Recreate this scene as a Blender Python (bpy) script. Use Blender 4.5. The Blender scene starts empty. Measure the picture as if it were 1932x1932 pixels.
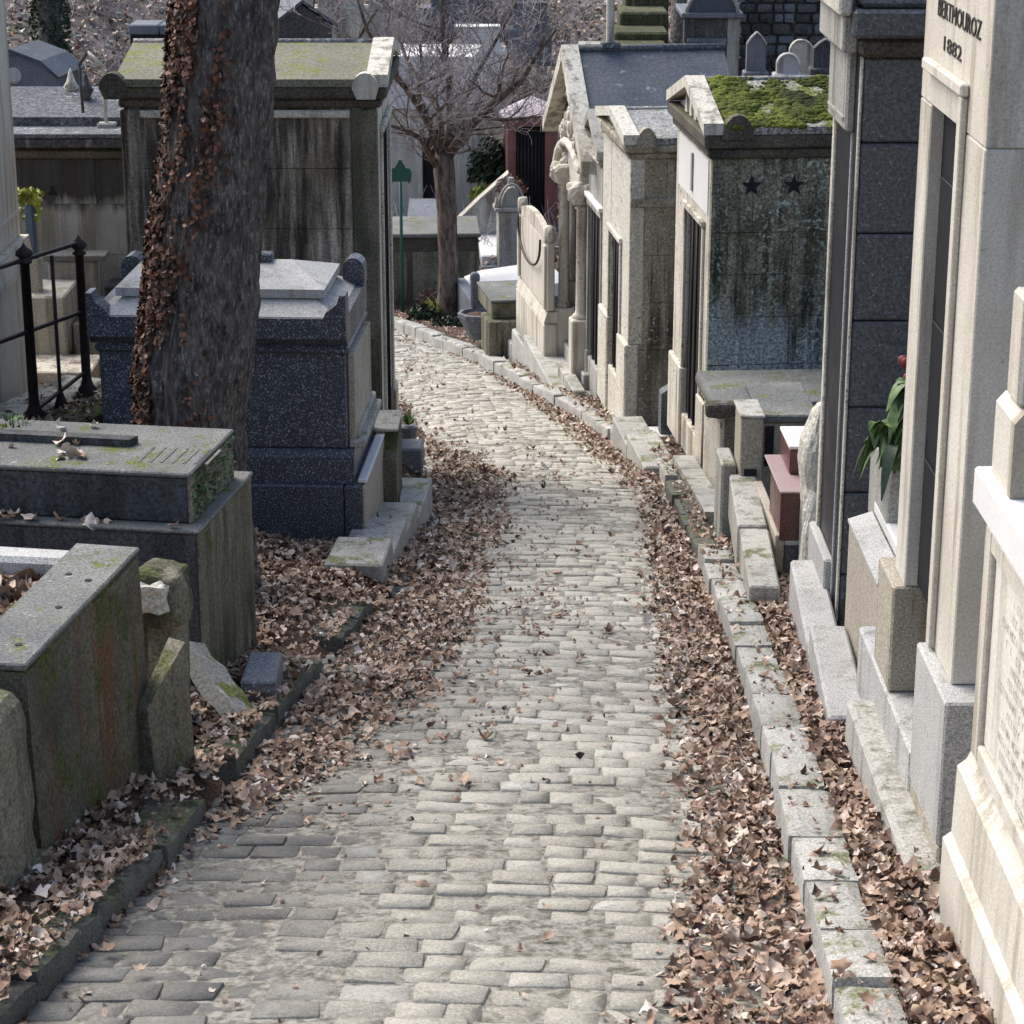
import bpy, bmesh, math, random
import numpy as np
from mathutils import Vector, Matrix, noise as mn
R = math.radians
random.seed(7); rng = np.random.default_rng(11)
scene = bpy.context.scene
COL = scene.collection

# ------------------------------------------------------------------ camera
CAM_H, PITCH, FPX = 2.5, 18.1, 2300.0          # eye height (m), degrees down, focal length in px of a 1024 frame
cam = bpy.data.cameras.new('camera'); cam_o = bpy.data.objects.new('camera', cam); COL.objects.link(cam_o)
cam_o.location = (0, 0, CAM_H); cam_o.rotation_euler = (R(90 - PITCH), 0, 0)
cam.sensor_width = 36; cam.lens = 36 * FPX / 1024; cam.clip_start = .1; cam.clip_end = 900
cam.dof.use_dof = True; cam.dof.focus_distance = 11.5; cam.dof.aperture_fstop = 20
scene.camera = cam_o
scene.render.resolution_x = scene.render.resolution_y = 1024

# ------------------------------------------------------------------ sky and sun (sun high, behind the scene to the left)
SUN_EL, SUN_AZ = 50.0, -48.0                    # azimuth from +Y towards +X
w = bpy.data.worlds.new('World'); scene.world = w; w.use_nodes = True
nt = w.node_tree; nt.nodes.clear()
sky = nt.nodes.new('ShaderNodeTexSky'); sky.sky_type = 'NISHITA'; sky.sun_disc = False
sky.sun_elevation = R(SUN_EL); sky.sun_rotation = R(SUN_AZ); sky.dust_density = 3.0; sky.air_density = 1.0
bg = nt.nodes.new('ShaderNodeBackground'); bg.inputs['Strength'].default_value = .15
wo = nt.nodes.new('ShaderNodeOutputWorld')
nt.links.new(sky.outputs[0], bg.inputs[0]); nt.links.new(bg.outputs[0], wo.inputs[0])
sl = bpy.data.lights.new('sun', 'SUN'); sl.energy = 2.4; sl.angle = R(48.0); sl.color = (1, .975, .93)
so = bpy.data.objects.new('sun', sl); COL.objects.link(so)
sd = Vector((math.sin(R(SUN_AZ)) * math.cos(R(SUN_EL)), math.cos(R(SUN_AZ)) * math.cos(R(SUN_EL)), math.sin(R(SUN_EL))))
so.rotation_euler = sd.to_track_quat('Z', 'Y').to_euler(); so.location = (-12, 20, 18)
scene.view_settings.view_transform = 'Standard'; scene.view_settings.look = 'None'
scene.view_settings.exposure = .72; scene.view_settings.gamma = 1.0; scene.view_settings.use_curve_mapping = False

# ------------------------------------------------------------------ measuring helpers (picture units of 1932 x 1932)
CP, SP = math.cos(R(PITCH)), math.sin(R(PITCH)); F = FPX * 1932 / 1024
def tt(v): return (-F * SP + (966 - v) * CP) / (F * CP + (966 - v) * SP)
def kk(u, v): return (u - 966) / (F * CP + (966 - v) * SP)
def gp(u, v, h=0.0):
    Y = (CAM_H - h) / (-tt(v) - .155); return kk(u, v) * Y, Y
def at(u, v, Y): return Vector((kk(u, v) * Y, Y, CAM_H + tt(v) * Y))
def sm(x, a, b):
    t = min(1, max(0, (x - a) / (b - a))); return t * t * (3 - 2 * t)
def lerp_tab(tab, y):
    if y <= tab[0][0]: return tab[0][1]
    for (a, p), (b, q) in zip(tab, tab[1:]):
        if y <= b: return p + (q - p) * (y - a) / (b - a)
    return tab[-1][1]
XR = [(4, .86), (5.5, .9), (7, .95), (8.3, 1.0), (10.2, 1.06), (13, 1.1), (16.3, 1.08), (19.2, .66), (21.8, .18), (24.8, -.39), (27.6, -1.08), (29.6, -1.6), (34, -3.2)]
XL = [(4, -1.75), (5.84, -1.4), (7.57, -1.14), (8.57, -1.05), (9.95, -.9), (11.1, -.76), (12.4, -.56), (16.7, -.6), (20, -.85), (24, -1.5), (27.6, -2.6), (34, -5.5)]
def xr(y): return lerp_tab(XR, y)
def xl(y): return lerp_tab(XL, y)
def ground(x, y):
    z = -.155 * min(y, 31) if y < 31 else -4.805
    if y > 39: z += .16 * (min(y, 75) - 39)
    if y > 75: z += .03 * (y - 75)
    l, r = xl(y), xr(y)
    if x < l: z += .09 * sm(l - x, 0, .25)
    k = sm(y, 9, 13) * (1 - sm(y, 16, 24) * (1 - sm(y, 34, 40)))
    z += .33 * k * min(max(0, min(-1.3, l) - x), 7 if y < 34 else 4)
    if x > r: z += .09 * sm(x - r, 0, .25)
    z += 2.0 * sm(x, 1.8, 5) * sm(y, 23, 34)
    return z

# ------------------------------------------------------------------ materials
MATS = {}
class NG:
    def __init__(s, name, cont=False):
        m = bpy.data.materials.new(name); m.use_nodes = True; s.m = m; s.t = m.node_tree
        s.b = s.t.nodes['Principled BSDF']
        s.tc = s.t.nodes.new('ShaderNodeTexCoord'); s.oi = s.t.nodes.new('ShaderNodeObjectInfo')
        s.vec = s.vmath('ADD', s.tc.outputs['Object'], s.vmath('MULTIPLY', s.oi.outputs['Random'], (13.7, 7.9, 5.3)))
        MATS[name] = m
        if cont: s.vec = s.tc.outputs['Object']
    def set(s, sock, v):
        if isinstance(v, bpy.types.NodeSocket): s.t.links.new(v, sock)
        else:
            if sock.type == 'RGBA' and len(v) == 3: v = (*v, 1)
            sock.default_value = v
    def vmath(s, op, a, b):
        n = s.t.nodes.new('ShaderNodeVectorMath'); n.operation = op; s.set(n.inputs[0], a); s.set(n.inputs[1], b); return n.outputs[0]
    def math(s, op, a, b=0.0, clamp=False):
        n = s.t.nodes.new('ShaderNodeMath'); n.operation = op; n.use_clamp = clamp; s.set(n.inputs[0], a); s.set(n.inputs[1], b); return n.outputs[0]
    def scale(s, v3, vec=None):
        return s.vmath('MULTIPLY', vec or s.vec, v3)
    def noise(s, scale, detail=6, rough=.6, vec=None):
        n = s.t.nodes.new('ShaderNodeTexNoise'); n.inputs['Scale'].default_value = scale
        n.inputs['Detail'].default_value = detail; n.inputs['Roughness'].default_value = rough
        s.set(n.inputs['Vector'], vec or s.vec); return n.outputs['Fac']
    def voro(s, scale, vec=None, out='Distance'):
        n = s.t.nodes.new('ShaderNodeTexVoronoi'); n.inputs['Scale'].default_value = scale
        s.set(n.inputs['Vector'], vec or s.vec); return n.outputs[out]
    def rng(s, v, a, b, c=0.0, d=1.0):
        n = s.t.nodes.new('ShaderNodeMapRange'); s.set(n.inputs[0], v)
        for i, q in enumerate((a, b, c, d)): n.inputs[i + 1].default_value = q
        return n.outputs[0]
    def mix(s, f, a, b, mode='MIX'):
        n = s.t.nodes.new('ShaderNodeMix'); n.data_type = 'RGBA'; n.blend_type = mode
        s.set(n.inputs[0], f); s.set(n.inputs[6], a); s.set(n.inputs[7], b); return n.outputs[2]
    def ramp(s, f, stops):
        n = s.t.nodes.new('ShaderNodeValToRGB'); e = n.color_ramp.elements
        while len(e) < len(stops): e.new(.5)
        for k, (p, c) in zip(e, stops): k.position = p; k.color = (*c, 1)
        s.set(n.inputs[0], f); return n.outputs[0]
    def nz(s):
        g = s.t.nodes.new('ShaderNodeNewGeometry'); x = s.t.nodes.new('ShaderNodeSeparateXYZ')
        s.t.links.new(g.outputs['Normal'], x.inputs[0]); return x.outputs[2]
    def objz(s):
        x = s.t.nodes.new('ShaderNodeSeparateXYZ'); s.t.links.new(s.tc.outputs['Object'], x.inputs[0]); return x.outputs[2]
    def bump(s, h, strength=.3, dist=.01):
        n = s.t.nodes.new('ShaderNodeBump'); n.inputs['Strength'].default_value = strength; n.inputs['Distance'].default_value = dist
        s.set(n.inputs['Height'], h); s.t.links.new(n.outputs[0], s.b.inputs['Normal'])
    def out(s, col, rough=.85, spec=.35):
        s.set(s.b.inputs['Base Color'], col); s.set(s.b.inputs['Roughness'], rough)
        s.b.inputs['Specular IOR Level'].default_value = spec; return s.m

MOSS = ((.035, .05, .012), (.16, .19, .03))
def stone(name, c1, c2, streak=None, samt=.5, moss=0.0, mosscol=MOSS, lichen=None, lamt=.3, grain=.25, gs=90, rough=.85, bump=.35, big=1.6, spec=.3, foot=None, head=None, cont=False, streak2=None, low=None):
    g = NG(name, cont)
    col = g.mix(g.rng(g.noise(big, 8, .65), .36, .64), c1, c2)
    if streak:
        sv = g.scale((9, 9, .7)); f = g.noise(1.0, 7, .62, sv)
        f = g.rng(f, .62 - .22 * samt, .72 - .2 * samt)
        f = g.math('MULTIPLY', f, g.rng(g.noise(.9, 4, .6, g.vmath('ADD', g.vec, (3, 9, 1))), .3, .58))
        col = g.mix(f, col, streak)
    if low:         # colour of the lower courses, running up in tongues: (colour, top z, blend)
        f = g.math('ADD', g.objz(), g.math('MULTIPLY', g.noise(1.0, 7, .6, g.scale((8, 8, .8), g.vmath('ADD', g.vec, (6, 2, 3)))), low[2] * 2.5))
        col = g.mix(g.rng(f, low[1] + low[2] * 1.5, low[1] + low[2] * .9), col, low[0])
    if streak2:     # second set of broader runoff streaks: (colour, amount)
        f = g.noise(1.0, 8, .68, g.scale((4.5, 4.5, .45), g.vmath('ADD', g.vec, (11, 3, 5)))); f = g.rng(f, .60 - .16 * streak2[1], .68 - .14 * streak2[1])
        col = g.mix(g.math('MULTIPLY', f, .88), col, streak2[0])
    if foot:        # dirt splashed up from the ground: (colour, height)
        f = g.rng(g.math('ADD', g.objz(), g.math('MULTIPLY', g.noise(6, 6, .7), foot[1])), foot[1] * 1.3, foot[1] * .5)
        col = g.mix(g.math('MULTIPLY', f, .8), col, foot[0])
    if head:        # dark runoff band hanging from the cornice: (colour, top z, depth)
        f = g.math('ADD', g.objz(), g.math('MULTIPLY', g.noise(1.0, 7, .65, g.scale((7, 7, 1.2))), head[2] * 1.2))
        f = g.rng(f, head[1] - head[2] * .55, head[1] - head[2] * .25); col = g.mix(g.math('MULTIPLY', f, .9), col, head[0])
    if lichen:
        f = g.rng(g.noise(22, 5, .7, g.vmath('ADD', g.vec, (5, 2, 8))), .66 - .2 * lamt, .70 - .2 * lamt)
        f = g.math('MULTIPLY', f, g.rng(g.noise(3, 4), .4, .6))
        col = g.mix(g.math('MULTIPLY', f, .85), col, lichen)
    if moss > 0:
        mf = g.noise(4.5, 10, .72, g.vmath('ADD', g.vec, (1, 4, 6)))
        mf = g.math('ADD', mf, g.math('MULTIPLY', g.nz(), .12))
        mf = g.rng(mf, .72 - .34 * moss, .80 - .34 * moss)
        mc = g.mix(g.rng(g.noise(55, 5, .7), .35, .65), mosscol[0], mosscol[1])
        col = g.mix(mf, col, mc)
    gn = g.noise(gs, 4, .75)
    gm = g.rng(gn, .36, .64, 1 - grain * 1.25, 1 + grain * 1.25)
    n = g.t.nodes.new('ShaderNodeMix'); n.data_type = 'RGBA'; n.blend_type = 'MULTIPLY'; n.inputs[0].default_value = 1
    g.set(n.inputs[6], col)
    cx = g.t.nodes.new('ShaderNodeCombineColor')
    for i in range(3): g.t.links.new(gm, cx.inputs[i])
    g.t.links.new(cx.outputs[0], n.inputs[7])
    g.bump(g.math('ADD', g.math('MULTIPLY', g.noise(18, 8, .7), 1.2), g.math('MULTIPLY', gn, .5)), bump, .012)
    return g.out(n.outputs[2], rough, spec)
def granite(name, base, dark, light, lamt=.5, gs=130, rough=.4, spec=.5, tint=None):
    g = NG(name)
    v = g.voro(gs); n = g.noise(gs * .8, 3, .8)
    col = g.mix(g.rng(n, .38, .6), dark, base)
    col = g.mix(g.rng(g.noise(gs * .62, 2, .9, g.vmath('ADD', g.vec, (4, 4, 4))), .70 - .16 * lamt, .76 - .16 * lamt), col, light)
    if tint: col = g.mix(g.rng(g.noise(1.8, 7, .7), .45, .7, 0, .7), col, tint)
    g.bump(n, .12, .004)
    return g.out(col, g.rng(g.noise(3, 5), .3, .7, rough - .12, rough + .15), spec)
def plain(name, c, rough=.6, spec=.4, var=.25, gs=40, metal=0):
    g = NG(name)
    col = g.mix(g.rng(g.noise(gs, 6, .7), .35, .65), tuple(x * (1 - var) for x in c), tuple(x * (1 + var) for x in c))
    g.bump(g.noise(gs * 2, 4), .2, .004); g.b.inputs['Metallic'].default_value = metal
    return g.out(col, rough, spec)

cream = stone('cream_limestone', (.50, .455, .375), (.61, .57, .49), streak=(.33, .29, .22), samt=.5, lichen=(.30, .27, .22), lamt=.12, grain=.16, gs=120, bump=.25, foot=((.27, .26, .21), .22))
cream_dirty = stone('dirty_cream_limestone', (.50, .46, .38), (.62, .58, .49), streak=(.20, .17, .13), samt=.6, lichen=(.12, .11, .10), lamt=.45, grain=.3, bump=.4)
side_grey = stone('cement_render', (.26, .24, .215), (.36, .335, .30), streak=(.17, .155, .14), samt=.7, grain=.16, gs=60, bump=.3)
white_marble = stone('white_marble', (.62, .605, .58), (.70, .68, .65), streak=(.52, .50, .47), samt=.15, grain=.06, bump=.12)
veined = stone('veined_marble', (.62, .58, .50), (.70, .66, .58), streak=(.36, .34, .27), samt=.55, grain=.12, bump=.15)
kerbm = stone('kerb_stone', (.29, .28, .25), (.45, .435, .40), moss=.24, mosscol=((.12, .13, .07), (.22, .23, .12)), lichen=(.18, .17, .15), lamt=.35, grain=.35, gs=110, bump=.6)
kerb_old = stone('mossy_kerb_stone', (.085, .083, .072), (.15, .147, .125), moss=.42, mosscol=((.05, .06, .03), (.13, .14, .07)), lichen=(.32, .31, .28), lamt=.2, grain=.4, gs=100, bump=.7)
pale_granite = stone('pale_granite', (.37, .36, .34), (.46, .45, .425), streak=(.27, .26, .235), samt=.45, lichen=(.24, .23, .21), lamt=.25, grain=.42, gs=150, bump=.3, rough=.75)
warm_granite = stone('weathered_tan_granite', (.34, .30, .23), (.42, .38, .31), streak=(.24, .19, .11), samt=.3, grain=.45, gs=130, bump=.4)
bluegran = granite('dark_blue_granite', (.068, .076, .095), (.016, .020, .030), (.40, .42, .46), lamt=.75, gs=150, rough=.42)
darkgran = granite('dark_brown_granite', (.115, .118, .125), (.042, .043, .046), (.26, .26, .255), lamt=.45, gs=80, rough=.5)
blackgran = granite('polished_black_granite', (.014, .016, .022), (.007, .008, .011), (.045, .045, .055), lamt=.3, gs=90, rough=.42, spec=.35)
greytomb = stone('dark_grey_tomb_stone', (.040, .044, .050), (.082, .084, .086), streak=(.022, .022, .022), samt=.7, moss=.18, mosscol=((.02, .03, .01), (.05, .065, .02)), grain=.5, gs=70, bump=.45, rough=.7)
tombtop = stone('lichened_tomb_top', (.115, .117, .112), (.19, .187, .17), streak=(.13, .14, .10), samt=.3, moss=.16, lichen=(.40, .39, .36), lamt=.22, grain=.4, gs=90, bump=.35)
mossyface = stone('mossy_stained_stone', (.12, .11, .075), (.23, .21, .155), streak=(.05, .05, .03), samt=.8, moss=.42, mosscol=((.035, .04, .015), (.10, .12, .025)), grain=.4, gs=70, bump=.5)
rustface = stone('rust_and_moss_stained_stone', (.045, .044, .030), (.13, .12, .085), streak=(.12, .050, .020), samt=.6, moss=.55, mosscol=((.025, .03, .010), (.09, .11, .02)), grain=.45, gs=70, bump=.6)
blackwall = stone('soot_streaked_limestone', cont=True, c1=(.245, .20, .135), c2=(.10, .078, .055), streak=(.56, .50, .41), samt=.85, streak2=((.030, .022, .016), 1.05), low=((.115, .11, .065), .75, .35), moss=.14, mosscol=((.05, .055, .025), (.11, .12, .05)), grain=.3, gs=50, bump=.35)
blackcorn = stone('blackened_cornice', (.05, .045, .035), (.12, .10, .075), moss=.35, mosscol=((.02, .03, .008), (.10, .13, .02)), grain=.45, gs=60, bump=.6)
oliveroof = stone('olive_slab_roof', (.15, .145, .10), (.20, .19, .135), moss=.25, mosscol=((.10, .12, .03), (.20, .22, .05)), lichen=(.05, .05, .04), lamt=.3, grain=.35, gs=60, bump=.4)
mossroof = stone('moss_covered_roof', (.26, .25, .22), (.34, .33, .30), moss=.52, mosscol=((.028, .034, .010), (.19, .215, .03)), lichen=(.10, .09, .08), lamt=.5, grain=.7, gs=45, bump=1.0, big=1.1)
mossside = stone('green_black_stained_wall', cont=True, c1=(.07, .068, .045), c2=(.24, .225, .16), streak=(.018, .018, .014), samt=.9, moss=.36, mosscol=((.02, .024, .010), (.13, .14, .035)), lichen=(.40, .47, .37), lamt=.62, streak2=((.020, .020, .014), .9), grain=.6, gs=50, bump=.6, big=2.6)
bluepanel = stone('blue_green_washed_wall', cont=True, c1=(.13, .155, .155), c2=(.21, .235, .22), streak=(.10, .11, .035), samt=.6, grain=.4, gs=70, bump=.35)
roughwall = stone('eroded_limestone', cont=True, c1=(.44, .40, .31), c2=(.24, .205, .14), streak=(.07, .06, .045), samt=.65, lichen=(.62, .60, .54), lamt=.4, grain=.4, gs=50, bump=.9)
roughlight = stone('eroded_pale_limestone', (.62, .59, .52), (.52, .48, .39), lichen=(.16, .15, .12), lamt=.45, grain=.3, gs=60, bump=.8)
lichroof = stone('lichened_slab_roof', (.28, .28, .27), (.19, .18, .18), lichen=(.56, .56, .52), lamt=.5, moss=.1, grain=.5, gs=45, bump=.6)
slate = stone('slate_blue_roof', (.055, .068, .088), (.088, .098, .112), streak=(.25, .27, .29), samt=.12, moss=.06, grain=.3, gs=40, bump=.2, rough=.6)
greyroof = stone('grey_speckled_roof', (.13, .135, .145), (.075, .08, .09), lichen=(.38, .39, .40), lamt=.5, grain=.55, gs=40, bump=.5)
pinkgran = granite('red_granite', (.13, .050, .042), (.06, .022, .020), (.28, .18, .16), lamt=.4, gs=140, rough=.35)
littop = granite('sunlit_red_granite', (.36, .27, .255), (.24, .155, .14), (.55, .46, .44), lamt=.5, gs=140, rough=.45)  # red granite with the light on its top painted in as pink
redcrypt = stone('red_sandstone', (.20, .085, .068), (.27, .12, .10), streak=(.10, .05, .04), samt=.4, grain=.25)
pinkroof = stone('pink_roof', (.44, .36, .38), (.52, .44, .45), grain=.15)
concrete = stone('broken_concrete', (.27, .26, .23), (.38, .365, .32), moss=.3, mosscol=((.06, .07, .02), (.20, .23, .06)), grain=.3, bump=.7)
lawn = stone('moss_grass', (.055, .06, .030), (.10, .10, .05), streak=(.20, .16, .09), samt=.3, grain=.5, gs=30, bump=1, rough=1)
dk = stone('dark_old_stone', (.05, .052, .055), (.095, .09, .085), streak=(.16, .15, .13), samt=.3, grain=.4, gs=30, bump=.6)  # dark grey old stone with paler streaks
greystone = stone('grey_limestone', (.30, .29, .26), (.40, .385, .34), streak=(.17, .16, .12), samt=.5, moss=.12, mosscol=((.09, .10, .05), (.18, .18, .09)), grain=.3, bump=.35)
iron = plain('rusty_black_iron', (.022, .012, .010), .6, .4, .5)
doorm = plain('dark_bronze_door', (.010, .010, .013), .6, .25, .3)
void = plain('void_black', (.012, .012, .014), .7, .3)  # near-black colour standing in for the darkness inside vents and bolt holes
letter = plain('black_lettering', (.05, .045, .038), .7, .2, .3)
greensign = plain('green_enamel', (.008, .085, .065), .35, .5, .1)
bluepot = plain('blue_glazed_pot', (.045, .085, .15), .4, .5, .2)
bluegrey = stone('blue_grey_granite', (.12, .13, .15), (.17, .18, .195), streak=(.09, .095, .10), samt=.4, lichen=(.30, .31, .31), lamt=.3, grain=.5, gs=90, rough=.65, bump=.3)
petal = plain('dark_red_petal', (.17, .018, .02), .6)
leafgreen = plain('fresh_green_leaf', (.095, .16, .045), .5, .4, .5, 25)
leafdark = plain('dark_green_leaf', (.022, .045, .018), .5, .4, .4, 25)
leafyellow = plain('yellow_green_leaf', (.26, .30, .05), .5, .4, .3, 25)
drystem = plain('dry_reddish_stem', (.17, .085, .06), .8)
grassm = plain('grass_blade', (.11, .17, .035), .6, .3, .4, 25)
twigm = plain('bare_twig', (.28, .25, .25), .85, .2, .35, 9)
glass = plain('old_glass', (.02, .03, .045), .15, .6)

def make_bark():
    g = NG('bark')
    v = g.scale((1, 1, .35)); f = g.noise(30, 10, .8, v); crack = g.rng(g.voro(30, v), .0, .55)
    col = g.mix(g.rng(f, .36, .62), (.022, .017, .014), (.36, .315, .28))
    col = g.mix(g.rng(g.noise(3, 6), .45, .65), col, g.mix(.5, col, (.10, .095, .10)))
    col = g.mix(g.rng(g.noise(60, 4, .8, v), .56, .64), col, (.46, .45, .45))
    g.bump(g.math('ADD', f, g.math('MULTIPLY', crack, .9)), 1.0, .05); g.out(col, .9, .2); return g.m
bark = make_bark()
def make_bark2():
    g = NG('brown_bark'); v = g.scale((1, 1, .3)); f = g.noise(20, 8, .7, v)
    col = g.mix(g.rng(f, .38, .6), (.045, .032, .026), (.19, .145, .115))
    g.bump(f, .8, .02); g.out(col, .9, .2); return g.m
bark2 = make_bark2()

def make_leaf():
    g = NG('dead_leaf')
    a = g.t.nodes.new('ShaderNodeAttribute'); a.attribute_name = 'tone'
    f = g.math('ADD', a.outputs['Fac'], g.math('MULTIPLY', g.math('SUBTRACT', g.noise(70, 4), .5), .35))
    col = g.ramp(f, [(0, (.03, .016, .012)), (.25, (.105, .060, .038)), (.5, (.26, .165, .108)), (.72, (.42, .305, .222)), (.9, (.57, .46, .37)), (1, (.66, .58, .51))])
    g.bump(g.noise(120, 4), .4, .004)
    return g.out(col, g.rng(a.outputs['Fac'], 0, 1, .55, .7), .35)
leafm = make_leaf()
def make_ivy():
    g = NG('dry_ivy_leaf')
    a = g.t.nodes.new('ShaderNodeAttribute'); a.attribute_name = 'tone'
    col = g.ramp(a.outputs['Fac'], [(0, (.02, .012, .010)), (.35, (.065, .030, .018)), (.7, (.20, .080, .040)), (1, (.40, .24, .17))])
    return g.out(col, .6, .35)
ivym = make_ivy()

def cobble_mat(name, attr):
    g = NG(name)
    if attr:
        a = g.t.nodes.new('ShaderNodeAttribute'); a.attribute_name = 'tone'; t = a.outputs['Fac']
    else: t = g.oi.outputs['Random']
    geo = g.t.nodes.new('ShaderNodeNewGeometry'); pos = geo.outputs['Position']
    col = g.ramp(t, [(0, (.34, .315, .255)), (.35, (.43, .40, .33)), (.7, (.49, .455, .375)), (.96, (.54, .505, .425)), (.99, (.62, .60, .54))])
    col = g.mix(g.rng(g.noise(2.2, 7, .7, pos), .5, .72, 0, .55), col, (.34, .325, .27))
    col = g.mix(g.rng(g.noise(6, 8, .8, pos), .50, .66, 0, .6), col, (.60, .57, .485)); col = g.mix(g.rng(g.noise(13, 6, .8, g.vmath('ADD', pos, (1, 5, 2))), .56, .66, 0, .55), col, (.19, .18, .145))
    wet = g.rng(g.noise(1.1, 6, .6, g.vmath('ADD', pos, (3, 3, 0))), .52, .66)
    # damp gutter side of the lane: the left edge holds water
    sx = g.t.nodes.new('ShaderNodeSeparateXYZ'); g.t.links.new(pos, sx.inputs[0])
    rg = g.rng(g.noise(2.6, 6, .7, g.vmath('ADD', pos, (9, 9, 0))), .5, .64, .72, .42)
    lx = g.math('ADD', sx.outputs[0], g.math('MULTIPLY', sx.outputs[1], -.085))
    side = g.rng(g.math('ADD', lx, g.math('MULTIPLY', g.noise(1.6, 5, .6, pos), .7)), -.55, -1.0)
    side = g.math('MULTIPLY', side, g.rng(sx.outputs[1], 9.5, 12.5, 1, .12))
    wet = g.math('MULTIPLY', side, g.rng(wet, 0, 1, .6, 1))
    sp = g.noise(95, 4, .9, pos)
    sp2 = g.noise(38, 6, .85, g.vmath('ADD', pos, (2, 2, 2)))
    col = g.mix(g.rng(sp, .53, .60, 0, .65), col, (.24, .23, .195)); col = g.mix(g.rng(sp, .48, .42, 0, .65), col, (.68, .64, .55)); col = g.mix(g.rng(sp2, .56, .64, 0, .6), col, (.24, .225, .19)); col = g.mix(g.rng(sp2, .44, .38, 0, .4), col, (.60, .58, .53))
    col = g.mix(g.rng(g.noise(9, 6, .75, pos), .60, .70, 0, .5), col, (.20, .19, .15))
    col = g.mix(g.math('MULTIPLY', wet, .80), col, (.050, .051, .062))
    g.bump(g.math('ADD', g.noise(30, 6, .75), g.math('ADD', g.math('MULTIPLY', sp, .5), sp2)), .75, .012)
    return g.out(col, rg, .22)
cob_a = cobble_mat('cobble', False); cob_b = cobble_mat('cobble_far', True)
def make_soil():
    g = NG('leaf_mould')
    col = g.mix(g.rng(g.noise(9, 8, .75), .38, .62), (.055, .032, .022), (.16, .10, .07))
    col = g.mix(g.rng(g.noise(45, 5, .8), .55, .64), col, (.34, .26, .21))
    col = g.mix(g.rng(g.noise(33, 4, .8, g.vmath('ADD', g.vec, (8, 1, 1))), .62, .70), col, (.03, .028, .026))
    geo = g.t.nodes.new('ShaderNodeNewGeometry'); sx = g.t.nodes.new('ShaderNodeSeparateXYZ'); g.t.links.new(geo.outputs['Position'], sx.inputs[0])
    far = g.rng(sx.outputs[1], 33, 38)
    hill = g.mix(g.rng(g.noise(1.3, 9, .8), .42, .6), (.07, .062, .062), (.24, .205, .19))
    hill = g.mix(g.rng(g.noise(9, 5, .85), .58, .66), hill, (.34, .32, .30))
    hill = g.mix(g.rng(g.noise(.5, 5, .7, g.vmath('ADD', g.vec, (2, 7, 1))), .52, .66, 0, .7), hill, (.075, .085, .035))
    col = g.mix(far, col, hill)
    g.bump(g.noise(14, 9, .8), 1, .05)
    return g.out(col, .95, .15)
soil = make_soil()
def make_sand():
    g = NG('joint_sand')
    col = g.mix(g.rng(g.noise(25, 7, .75), .4, .6), (.12, .11, .085), (.36, .34, .295))
    g.bump(g.noise(60, 6, .8), .7, .01); return g.out(col, .95, .15)
sand = make_sand()

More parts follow.
